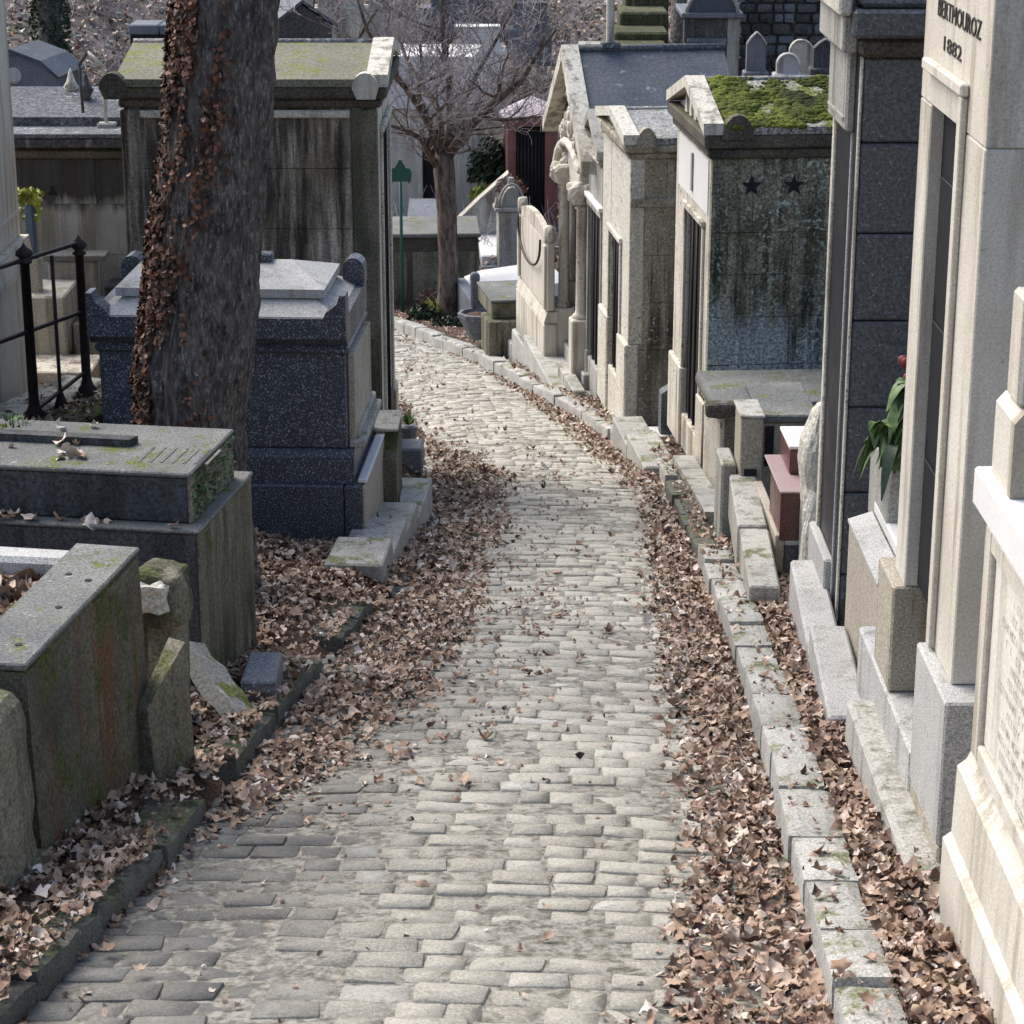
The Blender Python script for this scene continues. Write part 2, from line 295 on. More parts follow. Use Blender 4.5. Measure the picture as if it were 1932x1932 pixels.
# ------------------------------------------------------------------ mesh builder
class MB:
    def __init__(s): s.v = []; s.f = []; s.t = []
    def add(s, vs, fs, tone=None):
        o = len(s.v); s.v += [tuple(p) for p in vs]; s.f += [tuple(o + i for i in f) for f in fs]
        if tone is not None: s.t += [tone] * len(vs)
        return s
    def box(s, x0, x1, y0, y1, z0, z1, b=.008, jit=0.0, M=None):
        if x0 > x1: x0, x1 = x1, x0
        if y0 > y1: y0, y1 = y1, y0
        if z0 > z1: z0, z1 = z1, z0
        lo, hi = (x0, y0, z0), (x1, y1, z1); b = min(b, (x1 - x0) / 3, (y1 - y0) / 3, (z1 - z0) / 3)
        idx = {}; vs = []
        for sx in (0, 1):
            for sy in (0, 1):
                for sz in (0, 1):
                    S = (sx, sy, sz); j = [random.uniform(-jit, jit) for _ in range(3)]
                    for a in range(3):
                        p = []
                        for k in range(3):
                            q = hi[k] if S[k] else lo[k]
                            if k != a: q += -b if S[k] else b
                            p.append(q + j[k])
                        idx[(S, a)] = len(vs); vs.append(p)
        fs = []
        for a in range(3):
            o = [k for k in range(3) if k != a]
            for sgn in (0, 1):
                q = []
                for (p0, p1) in ((0, 0), (1, 0), (1, 1), (0, 1)):
                    S = [0, 0, 0]; S[a] = sgn; S[o[0]] = p0; S[o[1]] = p1; q.append(idx[(tuple(S), a)])
                fs.append(q)
            for p0 in (0, 1):
                for p1 in (0, 1):
                    S0 = [0, 0, 0]; S0[a] = 0; S0[o[0]] = p0; S0[o[1]] = p1; S1 = list(S0); S1[a] = 1
                    fs.append([idx[(tuple(S0), o[0])], idx[(tuple(S0), o[1])], idx[(tuple(S1), o[1])], idx[(tuple(S1), o[0])]])
        for sx in (0, 1):
            for sy in (0, 1):
                for sz in (0, 1): fs.append([idx[((sx, sy, sz), a)] for a in range(3)])
        c = Vector(((x0 + x1) / 2, (y0 + y1) / 2, (z0 + z1) / 2)); V = [Vector(p) for p in vs]
        for i, f in enumerate(fs):
            n = (V[f[1]] - V[f[0]]).cross(V[f[2]] - V[f[0]]); m = sum((V[k] for k in f), Vector()) / len(f) - c
            if n.dot(m) < 0: fs[i] = f[::-1]
        if M is not None: vs = [M @ p for p in V]
        return s.add(vs, fs)
    def prism(s, prof, axis, t0, t1, M=None):
        n = len(prof); vs = []
        for t in (t0, t1):
            for a, b in prof: vs.append({'x': (t, a, b), 'y': (a, t, b), 'z': (a, b, t)}[axis])
        if M is not None: vs = [M @ Vector(p) for p in vs]
        fs = [list(range(n)), list(range(2 * n - 1, n - 1, -1))] + [[i, n + i, n + (i + 1) % n, (i + 1) % n] for i in range(n)]
        return s.add(vs, fs)
    def hull8(s, p):       # p: 4 bottom + 4 top points
        return s.add(p, [(0, 3, 2, 1), (4, 5, 6, 7), (0, 1, 5, 4), (1, 2, 6, 5), (2, 3, 7, 6), (3, 0, 4, 7)])
    def lathe(s, prof, c=(0, 0, 0), seg=14, M=None):
        vs = []
        for r, z in prof:
            for i in range(seg):
                a = 2 * math.pi * i / seg; vs.append(Vector((c[0] + r * math.cos(a), c[1] + r * math.sin(a), c[2] + z)))
        if M is not None: vs = [M @ p for p in vs]
        fs = []
        for j in range(len(prof) - 1):
            for i in range(seg): fs.append((j * seg + i, j * seg + (i + 1) % seg, (j + 1) * seg + (i + 1) % seg, (j + 1) * seg + i))
        fs.append(tuple(range(seg))[::-1]); fs.append(tuple(range((len(prof) - 1) * seg, len(prof) * seg)))
        return s.add(vs, fs)
    def tube(s, pts, rad, sides=6, wob=0, tone=None):
        pts = [Vector(p) for p in pts]
        if not hasattr(rad, '__len__'): rad = [rad] * len(pts)
        vs = []; prev = None
        for i, p in enumerate(pts):
            d = (pts[min(i + 1, len(pts) - 1)] - pts[max(i - 1, 0)]).normalized()
            if prev is None: a = d.orthogonal().normalized()
            else: a = (prev - d * prev.dot(d)).normalized()
            prev = a; b = d.cross(a)
            for k in range(sides):
                t = 2 * math.pi * k / sides; r = rad[i]
                if wob: r *= 1 + wob * mn.noise((p + Vector((math.cos(t), math.sin(t), 0)) * 1.7) * 2.1)
                vs.append(p + (a * math.cos(t) + b * math.sin(t)) * r)
        fs = []
        for j in range(len(pts) - 1):
            for k in range(sides): fs.append((j * sides + k, j * sides + (k + 1) % sides, (j + 1) * sides + (k + 1) % sides, (j + 1) * sides + k))
        if sides > 3: fs.append(tuple(range(sides))[::-1]); fs.append(tuple(range((len(pts) - 1) * sides, len(pts) * sides)))
        return s.add(vs, fs, tone)
    def rock(s, c, h, n=7, amp=.06, fr=2.0, seed=0, pw=5, taper=0.0):
        keys = {}; vs = []; fs = []
        def vid(p):
            k = tuple(round(q, 4) for q in p)
            if k not in keys:
                P = Vector(p); m = (abs(P.x) ** pw + abs(P.y) ** pw + abs(P.z) ** pw) ** (1 / pw); P = P / m
                sc = 1 - taper * (P.z * .5 + .5)
                q = Vector((P.x * h[0] * sc, P.y * h[1] * sc, P.z * h[2]))
                d = mn.fractal((q + Vector((seed * 3.1, seed, 0))) * fr, .9, 2.1, 5); q += P.normalized() * d * amp
                keys[k] = len(vs); vs.append(q + Vector(c))
            return keys[k]
        for a in range(3):
            for sg in (-1, 1):
                o = [k for k in range(3) if k != a]
                for i in range(n):
                    for j in range(n):
                        q = []
                        for (di, dj) in ((0, 0), (1, 0), (1, 1), (0, 1)):
                            p = [0, 0, 0]; p[a] = sg; p[o[0]] = -1 + 2 * (i + di) / n; p[o[1]] = -1 + 2 * (j + dj) / n; q.append(vid(p))
                        fl = (sg > 0) ^ (a == 1)
                        fs.append(q if fl else q[::-1])
        return s.add(vs, fs)
    def build(s, name, mat, parent=None, smooth=False, fix=True, shade=None):
        me = bpy.data.meshes.new(name); me.from_pydata(s.v, [], s.f)
        if s.t:
            at_ = me.attributes.new('tone', 'FLOAT', 'POINT'); at_.data.foreach_set('value', s.t)
        if fix and len(s.f) < 30000:
            bm = bmesh.new(); bm.from_mesh(me); bmesh.ops.recalc_face_normals(bm, faces=bm.faces); bm.to_mesh(me); bm.free()
        me.materials.append(mat)
        if smooth: me.polygons.foreach_set('use_smooth', [True] * len(me.polygons))
        me.update()
        o = bpy.data.objects.new(name, me); COL.objects.link(o)
        if parent is not None: o.parent = parent
        return o
def tag(o, label=None, cat=None, group=None, kind=None):
    for k, v in (('label', label), ('category', cat), ('group', group), ('kind', kind)):
        if v: o[k] = v
    return o
def thing(name, label, cat, loc=(0, 0, 0), rz=0.0, group=None):
    o = bpy.data.objects.new(name, None); COL.objects.link(o); o.location = loc; o.rotation_euler = (0, 0, rz); o.empty_display_size = .2
    return tag(o, label, cat, group)
def B(T, name, mat, *a, **k):
    lab = k.pop('label', None); o = MB().box(*a, **k).build(name, mat, T, fix=False)
    if lab: o['label'] = lab
    return o
class Fr:
    """vertical frame on the ground: x to the right, y away, azimuth in degrees (positive turns right)"""
    def __init__(s, X, Y, az=0, Z=None):
        a = R(az); s.X, s.Y, s.a = X, Y, a; s.r = (math.cos(a), -math.sin(a)); s.d = (math.sin(a), math.cos(a))
        s.Z = ground(X, Y) if Z is None else Z
    def _s(s, u, v, b, e):
        k = kk(u, v); return (k * b[1] - b[0]) / (e[0] - k * e[1])
    def fx(s, u, v, y=0): return s._s(u, v, (s.X + y * s.d[0], s.Y + y * s.d[1]), s.r)
    def fy(s, u, v, x=0): return s._s(u, v, (s.X + x * s.r[0], s.Y + x * s.r[1]), s.d)
    def fz(s, v, x=0, y=0): return CAM_H + (s.Y + x * s.r[1] + y * s.d[1]) * tt(v) - s.Z
    def world(s, x, y, z=0): return Vector((s.X + x * s.r[0] + y * s.d[0], s.Y + x * s.r[1] + y * s.d[1], s.Z + z))
    def thing(s, name, label, cat, group=None): return thing(name, label, cat, (s.X, s.Y, s.Z), -s.a, group)
def frg(u, v, az=0, h=.1, dz=-.05):
    X, Y = gp(u, v, h); f = Fr(X, Y, az, Z=-.155 * Y + h + dz); return f
def blockwall(T, mat, x0, x1, y0, y1, zs, cols, name='stone_block', gap=.004, b=.006, alt=.5, jit=.001, mats=None):
    """near-face wall between x0..x1, thickness y0..y1, course heights zs, running bond"""
    if x0 > x1: x0, x1 = x1, x0
    for i, (a, c) in enumerate(zip(zs, zs[1:])):
        wd = (x1 - x0) / cols; edges = [x0] + [x0 + wd * (k + (alt if i % 2 else 0)) for k in range(1 if not i % 2 else 0, cols)] + [x1]
        edges = [e for k, e in enumerate(edges) if k == 0 or e - edges[k - 1] > .03]
        for e0, e1 in zip(edges, edges[1:]):
            j = random.uniform(0, .003)
            B(T, name, (mats[i] if mats else mat), e0 + gap / 2, e1 - gap / 2, y0 - j, y1, a + gap / 2, c - gap / 2, b=b, jit=jit)
# ------------------------------------------------------------------ ground
def grid_mesh(name, xs, ys, zf, mat, parent=None):
    vs = [(x, y, zf(x, y)) for y in ys for x in xs]; n = len(xs)
    fs = [(j * n + i, j * n + i + 1, (j + 1) * n + i + 1, (j + 1) * n + i) for j in range(len(ys) - 1) for i in range(n - 1)]
    me = bpy.data.meshes.new(name); me.from_pydata(vs, [], fs); me.materials.append(mat)
    me.polygons.foreach_set('use_smooth', [True] * len(fs)); me.update()
    o = bpy.data.objects.new(name, me); COL.objects.link(o); o.parent = parent; return o
xs = [-260, -120, -60, -35, -22] + list(np.arange(-14, 14.01, .22)) + [22, 35, 60, 120, 260]
ys = [-60, -20, -5] + list(np.arange(0, 62, .25)) + [65, 70, 80, 100, 140, 200, 300, 500]
def gz(x, y):
    z = ground(x, y)
    if -15 < x < 15 and y < 70:
        if xl(y) - .02 < x < xr(y) + .02 and y < 32: return z - .12
        z += .02 * mn.fractal(Vector((x * 1.7, y * 1.7, 0)), .8, 2, 4) + (.10 * mn.fractal(Vector((x * .8, y * .8, 4)), .8, 2, 4) if y > 38 else 0)
    return z
g_o = grid_mesh('ground', xs, ys, gz, soil); tag(g_o, kind='structure')

# ------------------------------------------------------------------ cobbled lane: bed, stones
def lane_z(x, y):
    c = (xl(y) + xr(y)) / 2; wd = (xr(y) - xl(y)) / 2
    return -.155 * min(y, 31) - .03 * ((x - c) / wd) ** 2 + .012 * mn.noise(Vector((x * .9, y * .9, 2)))
px_, py_ = 14, list(np.arange(-4, 31.6, .25)); vs = []
for y in py_:
    for i in range(px_ + 1):
        x = xl(y) - .03 + (xr(y) - xl(y) + .06) * i / px_; vs.append((x, y, lane_z(x, y) - .0045 + .008 * mn.noise(Vector((x * 7, y * 7, 0)))))
fs = [(j * (px_ + 1) + i, j * (px_ + 1) + i + 1, (j + 1) * (px_ + 1) + i + 1, (j + 1) * (px_ + 1) + i) for j in range(len(py_) - 1) for i in range(px_)]
me = bpy.data.meshes.new('path'); me.from_pydata(vs, [], fs); me.materials.append(sand); me.polygons.foreach_set('use_smooth', [True] * len(fs))
path = bpy.data.objects.new('path', me); COL.objects.link(path); tag(path, kind='structure')

def cobble_geo(w, l, rnd):
    """irregular domed sett, w along x, l along y, top near z=0"""
    hw, hl = w / 2, l / 2; c = .075
    base = [(-hw + c * w * rnd.uniform(.5, 1.3), -hl), (hw - c * w * rnd.uniform(.5, 1.3), -hl), (hw, -hl + c * l * rnd.uniform(.6, 1.6)), (hw, hl - c * l * rnd.uniform(.6, 1.6)),
            (hw - c * w * rnd.uniform(.5, 1.3), hl), (-hw + c * w * rnd.uniform(.5, 1.3), hl), (-hw, hl - c * l * rnd.uniform(.6, 1.6)), (-hw, -hl + c * l * rnd.uniform(.6, 1.6))]
    base = [(x + rnd.uniform(-.035, .035) * w, y + rnd.uniform(-.045, .045) * l) for x, y in base]
    v = [(x, y, -.07) for x, y in base] + [(x, y, -.006 + rnd.uniform(-.004, .002)) for x, y in base] + [(x * .955, y * .94, -.0005 + rnd.uniform(-.004, .003)) for x, y in base] + [(rnd.uniform(-.02, .02) * w, rnd.uniform(-.015, .015) * l, .004)]
    f = []
    for k in range(8):
        n = (k + 1) % 8; f += [(k, n, 8 + n, 8 + k), (8 + k, 8 + n, 16 + n, 16 + k), (16 + k, 16 + n, 24)]
    return v, f
rnd = random.Random(5); variants = []
for i in range(14):
    v, f = cobble_geo(1.0, 1.0, rnd); v = [(x * 1, y * 1, z) for x, y, z in v]
    me = bpy.data.meshes.new('cobblestone'); me.from_pydata(v, [], f); me.materials.append(cob_a); me.polygons.foreach_set('use_smooth', [True] * len(f)); variants.append(me)
cob = []; y = 2.2; row = 0
while y < 31.3:
    pitch = rnd.uniform(.112, .150) * (1 if y < 14 else 1.05); a, b = xl(y) - .05, xr(y) + .03
    az = math.atan((xr(y + .8) - xr(y - .8) + xl(y + .8) - xl(y - .8)) / 3.2)
    x = a + rnd.uniform(-.12, .03)
    while x < b:
        wd = rnd.choice((rnd.uniform(.11, .16), rnd.uniform(.14, .21), rnd.uniform(.16, .24)))
        if x + wd > b + .05: wd = max(.1, b - x)
        cx = x + wd / 2
        if cx < b + .02 and cx > a:
            cy = y + .045 * mn.noise(Vector((cx * 1.3, y * .7, 0))) + rnd.uniform(-.006, .006) - (cx - (a + b) / 2) * math.tan(az) * .7
            cob.append((cx, cy, wd - rnd.uniform(.002, .009), pitch - rnd.uniform(.001, .009), az, rnd))
        x += wd
    y += pitch; row += 1
cob.sort(key=lambda c: abs(c[1] - 4.95) if c[1] > 5.3 else 99)
stuff = MB(); n_ind = 0
for (cx, cy, wd, ln, az, _) in cob:
    z = lane_z(cx, cy); z += rnd.uniform(-.008, .005) + .006 * mn.noise(Vector((cx * 2.3, cy * 2.3, 5)))
    sx = (lane_z(cx + .1, cy) - lane_z(cx - .1, cy)) / .2
    rx, ry, rz = math.atan(-.155) + rnd.uniform(-.03, .03), -math.atan(sx) + rnd.uniform(-.03, .03), -az * .7 + rnd.uniform(-.05, .05)
    tone = rnd.random()
    if n_ind < 300 and cy > 5.3:
        o = bpy.data.objects.new('cobblestone', rnd.choice(variants)); COL.objects.link(o); o.parent = path
        o.location = (cx, cy, z); o.rotation_euler = (rx, ry, rz); o.scale = (wd, ln, 1); n_ind += 1
    else:
        v, f = cobble_geo(wd, ln, rnd); M = Matrix.Translation((cx, cy, z)) @ Matrix.Rotation(rz, 4, 'Z') @ Matrix.Rotation(rx, 4, 'X') @ Matrix.Rotation(ry, 4, 'Y')
        stuff.add([M @ Vector(p) for p in v], f, tone)
o = stuff.build('cobblestones', cob_b, path, smooth=True, fix=False); tag(o, kind='stuff')
print('cobbles', len(cob))

# ------------------------------------------------------------------ kerbs
def kerb(name, tab, y0, y1, side, wdt, h, mat, lenr=(.34, .6), skip=(), rough=.004, label=None):
    root = bpy.data.objects.new(name, None); COL.objects.link(root); tag(root, kind='structure')
    y = y0
    while y < y1:
        L = random.uniform(*lenr); ym = y + L / 2
        if not any(a < ym < b for a, b in skip):
            x0, x1 = lerp_tab(tab, y), lerp_tab(tab, y + L); az = math.atan2(x1 - x0, L)
            Ln = math.hypot(x1 - x0, L); hh = h + random.uniform(-.012, .015)
            pt = math.atan(-.155)
            M = Matrix.Translation(((x0 + x1) / 2 + side * wdt / 2, ym, -.155 * ym)) @ Matrix.Rotation(-az + random.uniform(-.025, .025), 4, 'Z') @ Matrix.Rotation(pt + random.uniform(-.01, .01), 4, 'X') @ Matrix.Rotation(random.uniform(-.03, .03), 4, 'Y')
            mb = MB()
            w2 = wdt / 2 + random.uniform(-.008, .008); l2 = Ln / 2 - random.uniform(.004, .012)
            # sett with chipped, uneven arrises: 5 x 3 grid of top points
            vs, fs = [], []
            nx, ny = 4, 8
            for j in range(ny + 1):
                for i in range(nx + 1):
                    X = -w2 + 2 * w2 * i / nx; Y = -l2 + 2 * l2 * j / ny; e = 0
                    if i in (0, nx) or j in (0, ny): e = .012
                    q = Vector((X * 9 + ym * 3, Y * 9, ym))
                    vs.append((X + (rough * 1.5 * mn.noise(q) if 1 else 0), Y + rough * mn.noise(q + Vector((5, 5, 5))), hh - e + rough * mn.noise(q * 1.3 + Vector((9, 0, 0))) * 1.4))
            for j in range(ny):
                for i in range(nx): fs.append((j * (nx + 1) + i, j * (nx + 1) + i + 1, (j + 1) * (nx + 1) + i + 1, (j + 1) * (nx + 1) + i))
            ring = [i for i in range(nx + 1)] + [j * (nx + 1) + nx for j in range(1, ny + 1)] + [ny * (nx + 1) + i for i in range(nx - 1, -1, -1)] + [j * (nx + 1) for j in range(ny - 1, 0, -1)]
            o0 = len(vs)
            for k in ring:
                x_, y_, z_ = vs[k]; vs.append((x_ * 1.03, y_ * 1.01, hh - .035))
            for k in ring: x_, y_, z_ = vs[k]; vs.append((x_ * 1.03, y_ * 1.01, -.12))
            m = len(ring)
            for k in range(m):
                n = (k + 1) % m; fs.append((ring[k], o0 + k, o0 + n, ring[n])); fs.append((o0 + k, o0 + m + k, o0 + m + n, o0 + n))
            mb.add([M @ Vector(p) for p in vs], fs); mb.build('kerb_stone', mat, root, smooth=False)
        y += L
    return root
KR = [(y, x + .0) for y, x in XR]
kerb('kerb', KR, 4.3, 12.7, 1, .175, .115, kerbm, lenr=(.42, .62))
kerb('kerb', KR, 15.6, 30.5, 1, .17, .10, kerbm, lenr=(.4, .75))
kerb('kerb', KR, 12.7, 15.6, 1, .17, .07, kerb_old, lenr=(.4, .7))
KL = [(y, x - .0) for y, x in XL]
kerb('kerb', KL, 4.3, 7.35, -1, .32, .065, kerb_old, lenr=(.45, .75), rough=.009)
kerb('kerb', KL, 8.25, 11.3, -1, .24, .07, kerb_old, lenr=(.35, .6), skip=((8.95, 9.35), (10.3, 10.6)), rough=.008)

# ------------------------------------------------------------------ fallen leaves (uncountable: one object)
LC = [(1932, 140), (1850, 190), (1750, 260), (1650, 400), (1600, 430), (1560, 560), (1500, 640), (1400, 790), (1300, 900), (1200, 950), (1100, 975), (1000, 1000), (930, 1020), (880, 1000), (840, 900), (800, 800), (700, 755), (640, 750)]
RC = [(1932, 1190), (1750, 1225), (1600, 1265), (1500, 1250), (1400, 1240), (1300, 1225), (1200, 1205), (1100, 1200), (1000, 1200), (940, 1185), (880, 1130), (800, 1040), (740, 960), (690, 900), (640, 800)]
def totab(t):
    q = []
    for v, u in t: X, Y = gp(u, v, 0); q.append((Y, X))
    return q
LT, RT = totab(LC), totab(RC)
def leafdens(x, y):
    l, r = lerp_tab(LT, y), lerp_tab(RT, y)
    n = mn.fractal(Vector((x * 1.6, y * 1.1, 7)), .8, 2, 4)
    n2 = mn.fractal(Vector((x * 5, y * 4, 3)), .8, 2, 3)
    if x < l: d = sm(l - x, -.1, .55) ** 1.3 * (.85 + .7 * n + .5 * n2)
    elif x > r: d = sm(x - r, -.05, .3) * (1.0 + .4 * n + .3 * n2)
    else: d = 0
    d = max(d, .003 + .03 * max(0, n2 - .1))
    if l <= x < l + .7 and 7.5 < y: d = max(d, (.05 + .35 * max(0, n + n2)) * (1 - (x - l) / .7))
    if y < 7.6 and x < l and x > xl(y) + .3: d *= .45          # damp bare corner, front left
    if x < xl(y): d = max(d, .8 + .4 * n)
    if xr(y) < x < xr(y) + .17: d *= .10 if y < 12.5 else .3
    if xl(y) - .25 < x < xl(y) and 4 < y < 11.2: d *= .45 + .9 * max(0, n)
    if x > xr(y) + .17: d = 1.2
    if y > 12.6 and x > xr(y) + .17: d = .25
    if y > 15 and x < xl(y): d = .25
    return min(1.3, max(0, d))
def leaf_template(k):
    rr = random.Random(k * 17 + 3); n = 9; pts = []; el = rr.uniform(.55, 1)
    for i in range(n):
        a = 2 * math.pi * i / n + rr.uniform(-.15, .15); lob = 1.0 if i % 2 == 0 else rr.uniform(.68, .95); r = .52 * lob * rr.uniform(.8, 1.15)
        pts.append((r * math.cos(a) * 1.1, r * math.sin(a) * el))
    cu, cv = rr.uniform(.1, 1.5), rr.uniform(-.8, 1.2); ph = rr.uniform(0, 6)
    def z(x, y): return cu * x * x + cv * y * y + .12 * math.sin(6 * x + ph) + .1 * math.sin(7 * y + ph)
    v = [(0, 0, z(0, 0))] + [(x * .5, y * .5, z(x * .5, y * .5)) for x, y in pts[::1]] + [(x, y, z(x, y) + rr.uniform(-.16, .22)) for x, y in pts]
    f = []
    for i in range(n):
        j = (i + 1) % n; f += [(0, 1 + i, 1 + j), (1 + i, 1 + n + i, 1 + n + j), (1 + i, 1 + n + j, 1 + j)]
    return np.array(v, dtype=np.float32), np.array(f, dtype=np.int32)
def lobed_template(k):
    rr = random.Random(k * 31 + 7); pts = []; n = 15
    for i in range(n):
        a = 2 * math.pi * i / n; r = (1.0, .72, .55)[i % 3] * rr.uniform(.85, 1.12) * .56; pts.append((r * math.cos(a), r * math.sin(a)))
    cu, cv = rr.uniform(.4, 1.8), rr.uniform(-1, 1.4)
    def z(x, y): return cu * x * x + cv * y * y + .06 * math.sin(8 * x + k)
    v = [(0, 0, 0)] + [(x * .5, y * .5, z(x * .5, y * .5) - .02) for x, y in pts] + [(x, y, z(x, y) + rr.uniform(-.04, .08)) for x, y in pts] + [(-.9, .03, .05), (-.9, -.01, .05), (-.1, 0, 0)]
    f = []
    for i in range(n):
        j = (i + 1) % n; f += [(0, 1 + i, 1 + j), (1 + i, 1 + n + i, 1 + n + j), (1 + i, 1 + n + j, 1 + j)]
    f.append((2 * n + 1, 2 * n + 2, 2 * n + 3)); return np.array(v, dtype=np.float32), np.array(f, dtype=np.int32)
LTEMP = [leaf_template(k) for k in range(16)]
LOBED = [lobed_template(k) for k in range(10)]
def rotmats(n, tilt, r=rng):
    a = r.uniform(0, 2 * np.pi, n); b = np.abs(r.normal(0, tilt, n)); c = r.uniform(0, 2 * np.pi, n); b = np.where(r.random(n) < .35, np.pi - b, b)
    ca, sa, cb, sb, cc, sc = np.cos(a), np.sin(a), np.cos(b), np.sin(b), np.cos(c), np.sin(c)
    Rz = np.zeros((n, 3, 3)); Rz[:, 0, 0] = ca; Rz[:, 0, 1] = -sa; Rz[:, 1, 0] = sa; Rz[:, 1, 1] = ca; Rz[:, 2, 2] = 1
    Rx = np.zeros((n, 3, 3)); Rx[:, 0, 0] = 1; Rx[:, 1, 1] = cb; Rx[:, 1, 2] = -sb; Rx[:, 2, 1] = sb; Rx[:, 2, 2] = cb
    R2 = np.zeros((n, 3, 3)); R2[:, 0, 0] = cc; R2[:, 0, 1] = -sc; R2[:, 1, 0] = sc; R2[:, 1, 1] = cc; R2[:, 2, 2] = 1
    return Rz @ Rx @ R2
def scatter(name, P, S, tones, mat, tilt=.45, temps=LTEMP, parent=None, RM=None):
    P, S, tones = np.array(P, dtype=np.float64), np.array(S), np.array(tones); n = len(P)
    RM = rotmats(n, tilt) if RM is None else RM
    ti = rng.integers(0, len(temps), n); V, Fc, T, o = [], [], [], 0
    for k, (tv, tf) in enumerate(temps):
        m = np.where(ti == k)[0]
        if not len(m): continue
        vv = np.einsum('nij,kj->nki', RM[m], tv) * S[m][:, None, None] + P[m][:, None, :]
        nv = tv.shape[0]; ff = (tf[None] + (np.arange(len(m)) * nv)[:, None, None] + o).reshape(-1, 3)
        V.append(vv.reshape(-1, 3)); Fc.append(ff); T.append(np.repeat(tones[m], nv)); o += nv * len(m)
    V, Fc, T = np.concatenate(V), np.concatenate(Fc), np.concatenate(T)
    me = bpy.data.meshes.new(name); me.vertices.add(len(V)); me.vertices.foreach_set('co', V.astype(np.float32).ravel())
    me.loops.add(len(Fc) * 3); me.loops.foreach_set('vertex_index', Fc.astype(np.int32).ravel())
    me.polygons.add(len(Fc)); me.polygons.foreach_set('loop_start', np.arange(0, len(Fc) * 3, 3, dtype=np.int32)); me.polygons.foreach_set('loop_total', np.full(len(Fc), 3, dtype=np.int32))
    a_ = me.attributes.new('tone', 'FLOAT', 'POINT'); a_.data.foreach_set('value', T.astype(np.float32))
    me.materials.append(mat); me.polygons.foreach_set('use_smooth', np.ones(len(Fc), dtype=bool)); me.update(calc_edges=True); me.validate()
    ob = bpy.data.objects.new(name, me); COL.objects.link(ob); ob.parent = parent; return ob
P, S, T = [], [], []
PL2, SL2, TL2 = [], [], []
N = 0
yy = 4.3
while yy < 31.5:
    step = .25
    area = 3.9 + (1.2 if yy > 8 else 0); x0, x1 = min(-2.3, xl(yy) - 1.2), 1.9
    if yy > 16: x0, x1 = xl(yy) - .6, xr(yy) + .5
    per = 1900 if yy < 14 else 1150
    for _ in range(int(per * step * (x1 - x0))):
        x, y = random.uniform(x0, x1), yy + random.uniform(0, step)
        d = leafdens(x, y)
        if random.random() > d: continue
        inl = xl(y) < x < xr(y); z = lane_z(x, y) if inl else ground(x, y)
        if xr(y) <= x < xr(y) + .175 or (xl(y) - .24 < x <= xl(y) and y < 11.3): z = -.155 * y + (.08 if x < 0 else .12)
        s = random.choice((random.uniform(.012, .03), random.uniform(.024, .05), random.uniform(.03, .062)))
        if y < 13 and random.random() < .035: PL2.append((x, y, z + .03 + random.uniform(0, .02) * min(1, d))); SL2.append(random.uniform(.045, .08)); TL2.append(min(1, max(0, random.gauss(.52, .2)))); continue
        if d < .3 and random.random() < .7: s *= .55
        P.append((x, y, z + .010 + random.uniform(0, .035) * min(1, d) ** 2)); S.append(s); T.append(min(1, max(0, random.gauss(.57, .25))))
    yy += step
lv = scatter('fallen_leaves', P, S, T, leafm, tilt=.30); tag(lv, 'dry brown plane leaves drifted over the cobbled lane', 'leaves', kind='stuff')
lv2 = scatter('whole_leaves', PL2, SL2, TL2, leafm, tilt=.28, temps=LOBED); tag(lv2, 'whole lobed plane leaves with stems lying on top of the litter', 'leaves', kind='stuff')
print('leaves', len(P), len(PL2))
def leaf_patch(name, label, pts, tones=(.5, .2), s=(.05, .09), tilt=.5):
    o = scatter(name, pts, [random.uniform(*s) for _ in pts], [min(1, max(0, random.gauss(*tones))) for _ in pts], leafm, tilt=tilt); return tag(o, label, 'leaves', kind='stuff')
def blades(name, label, cat, c, n, h, spread, mat, kind=None, w=.006, lean=.5):
    mb = MB()
    for _ in range(n):
        a = random.uniform(0, 6.28); r = spread * math.sqrt(random.random()); b = Vector(c) + Vector((r * math.cos(a), r * math.sin(a), -.02))
        d = Vector((math.cos(a), math.sin(a), 0)) * lean * random.uniform(.3, 1) * h; hh = h * random.uniform(.5, 1); s = Vector((-math.sin(a), math.cos(a), 0)) * w
        m = b + d * .4 + Vector((0, 0, hh * .7)); t = b + d + Vector((0, 0, hh))
        mb.add([b - s, b + s, m + s * .8, m - s * .8, t], [(0, 1, 2, 3), (3, 2, 4)])
    o = mb.build(name, mat, None, fix=False); return tag(o, label, cat, kind=kind)
def weed(u, v, label, n=22, h=.10, mat=grassm):
    X, Y = gp(u, v, .02); blades('grass_tuft', label, 'grass', (X, Y, -.155 * Y), n, h, .05, mat)
weed(1612, 1840, 'small green grass tuft sprouting at the right kerb foot near the bottom edge', 46, .13)
weed(1500, 1622, 'tiny yellow-green weed growing against the right kerb halfway up', 16, .07, leafyellow)
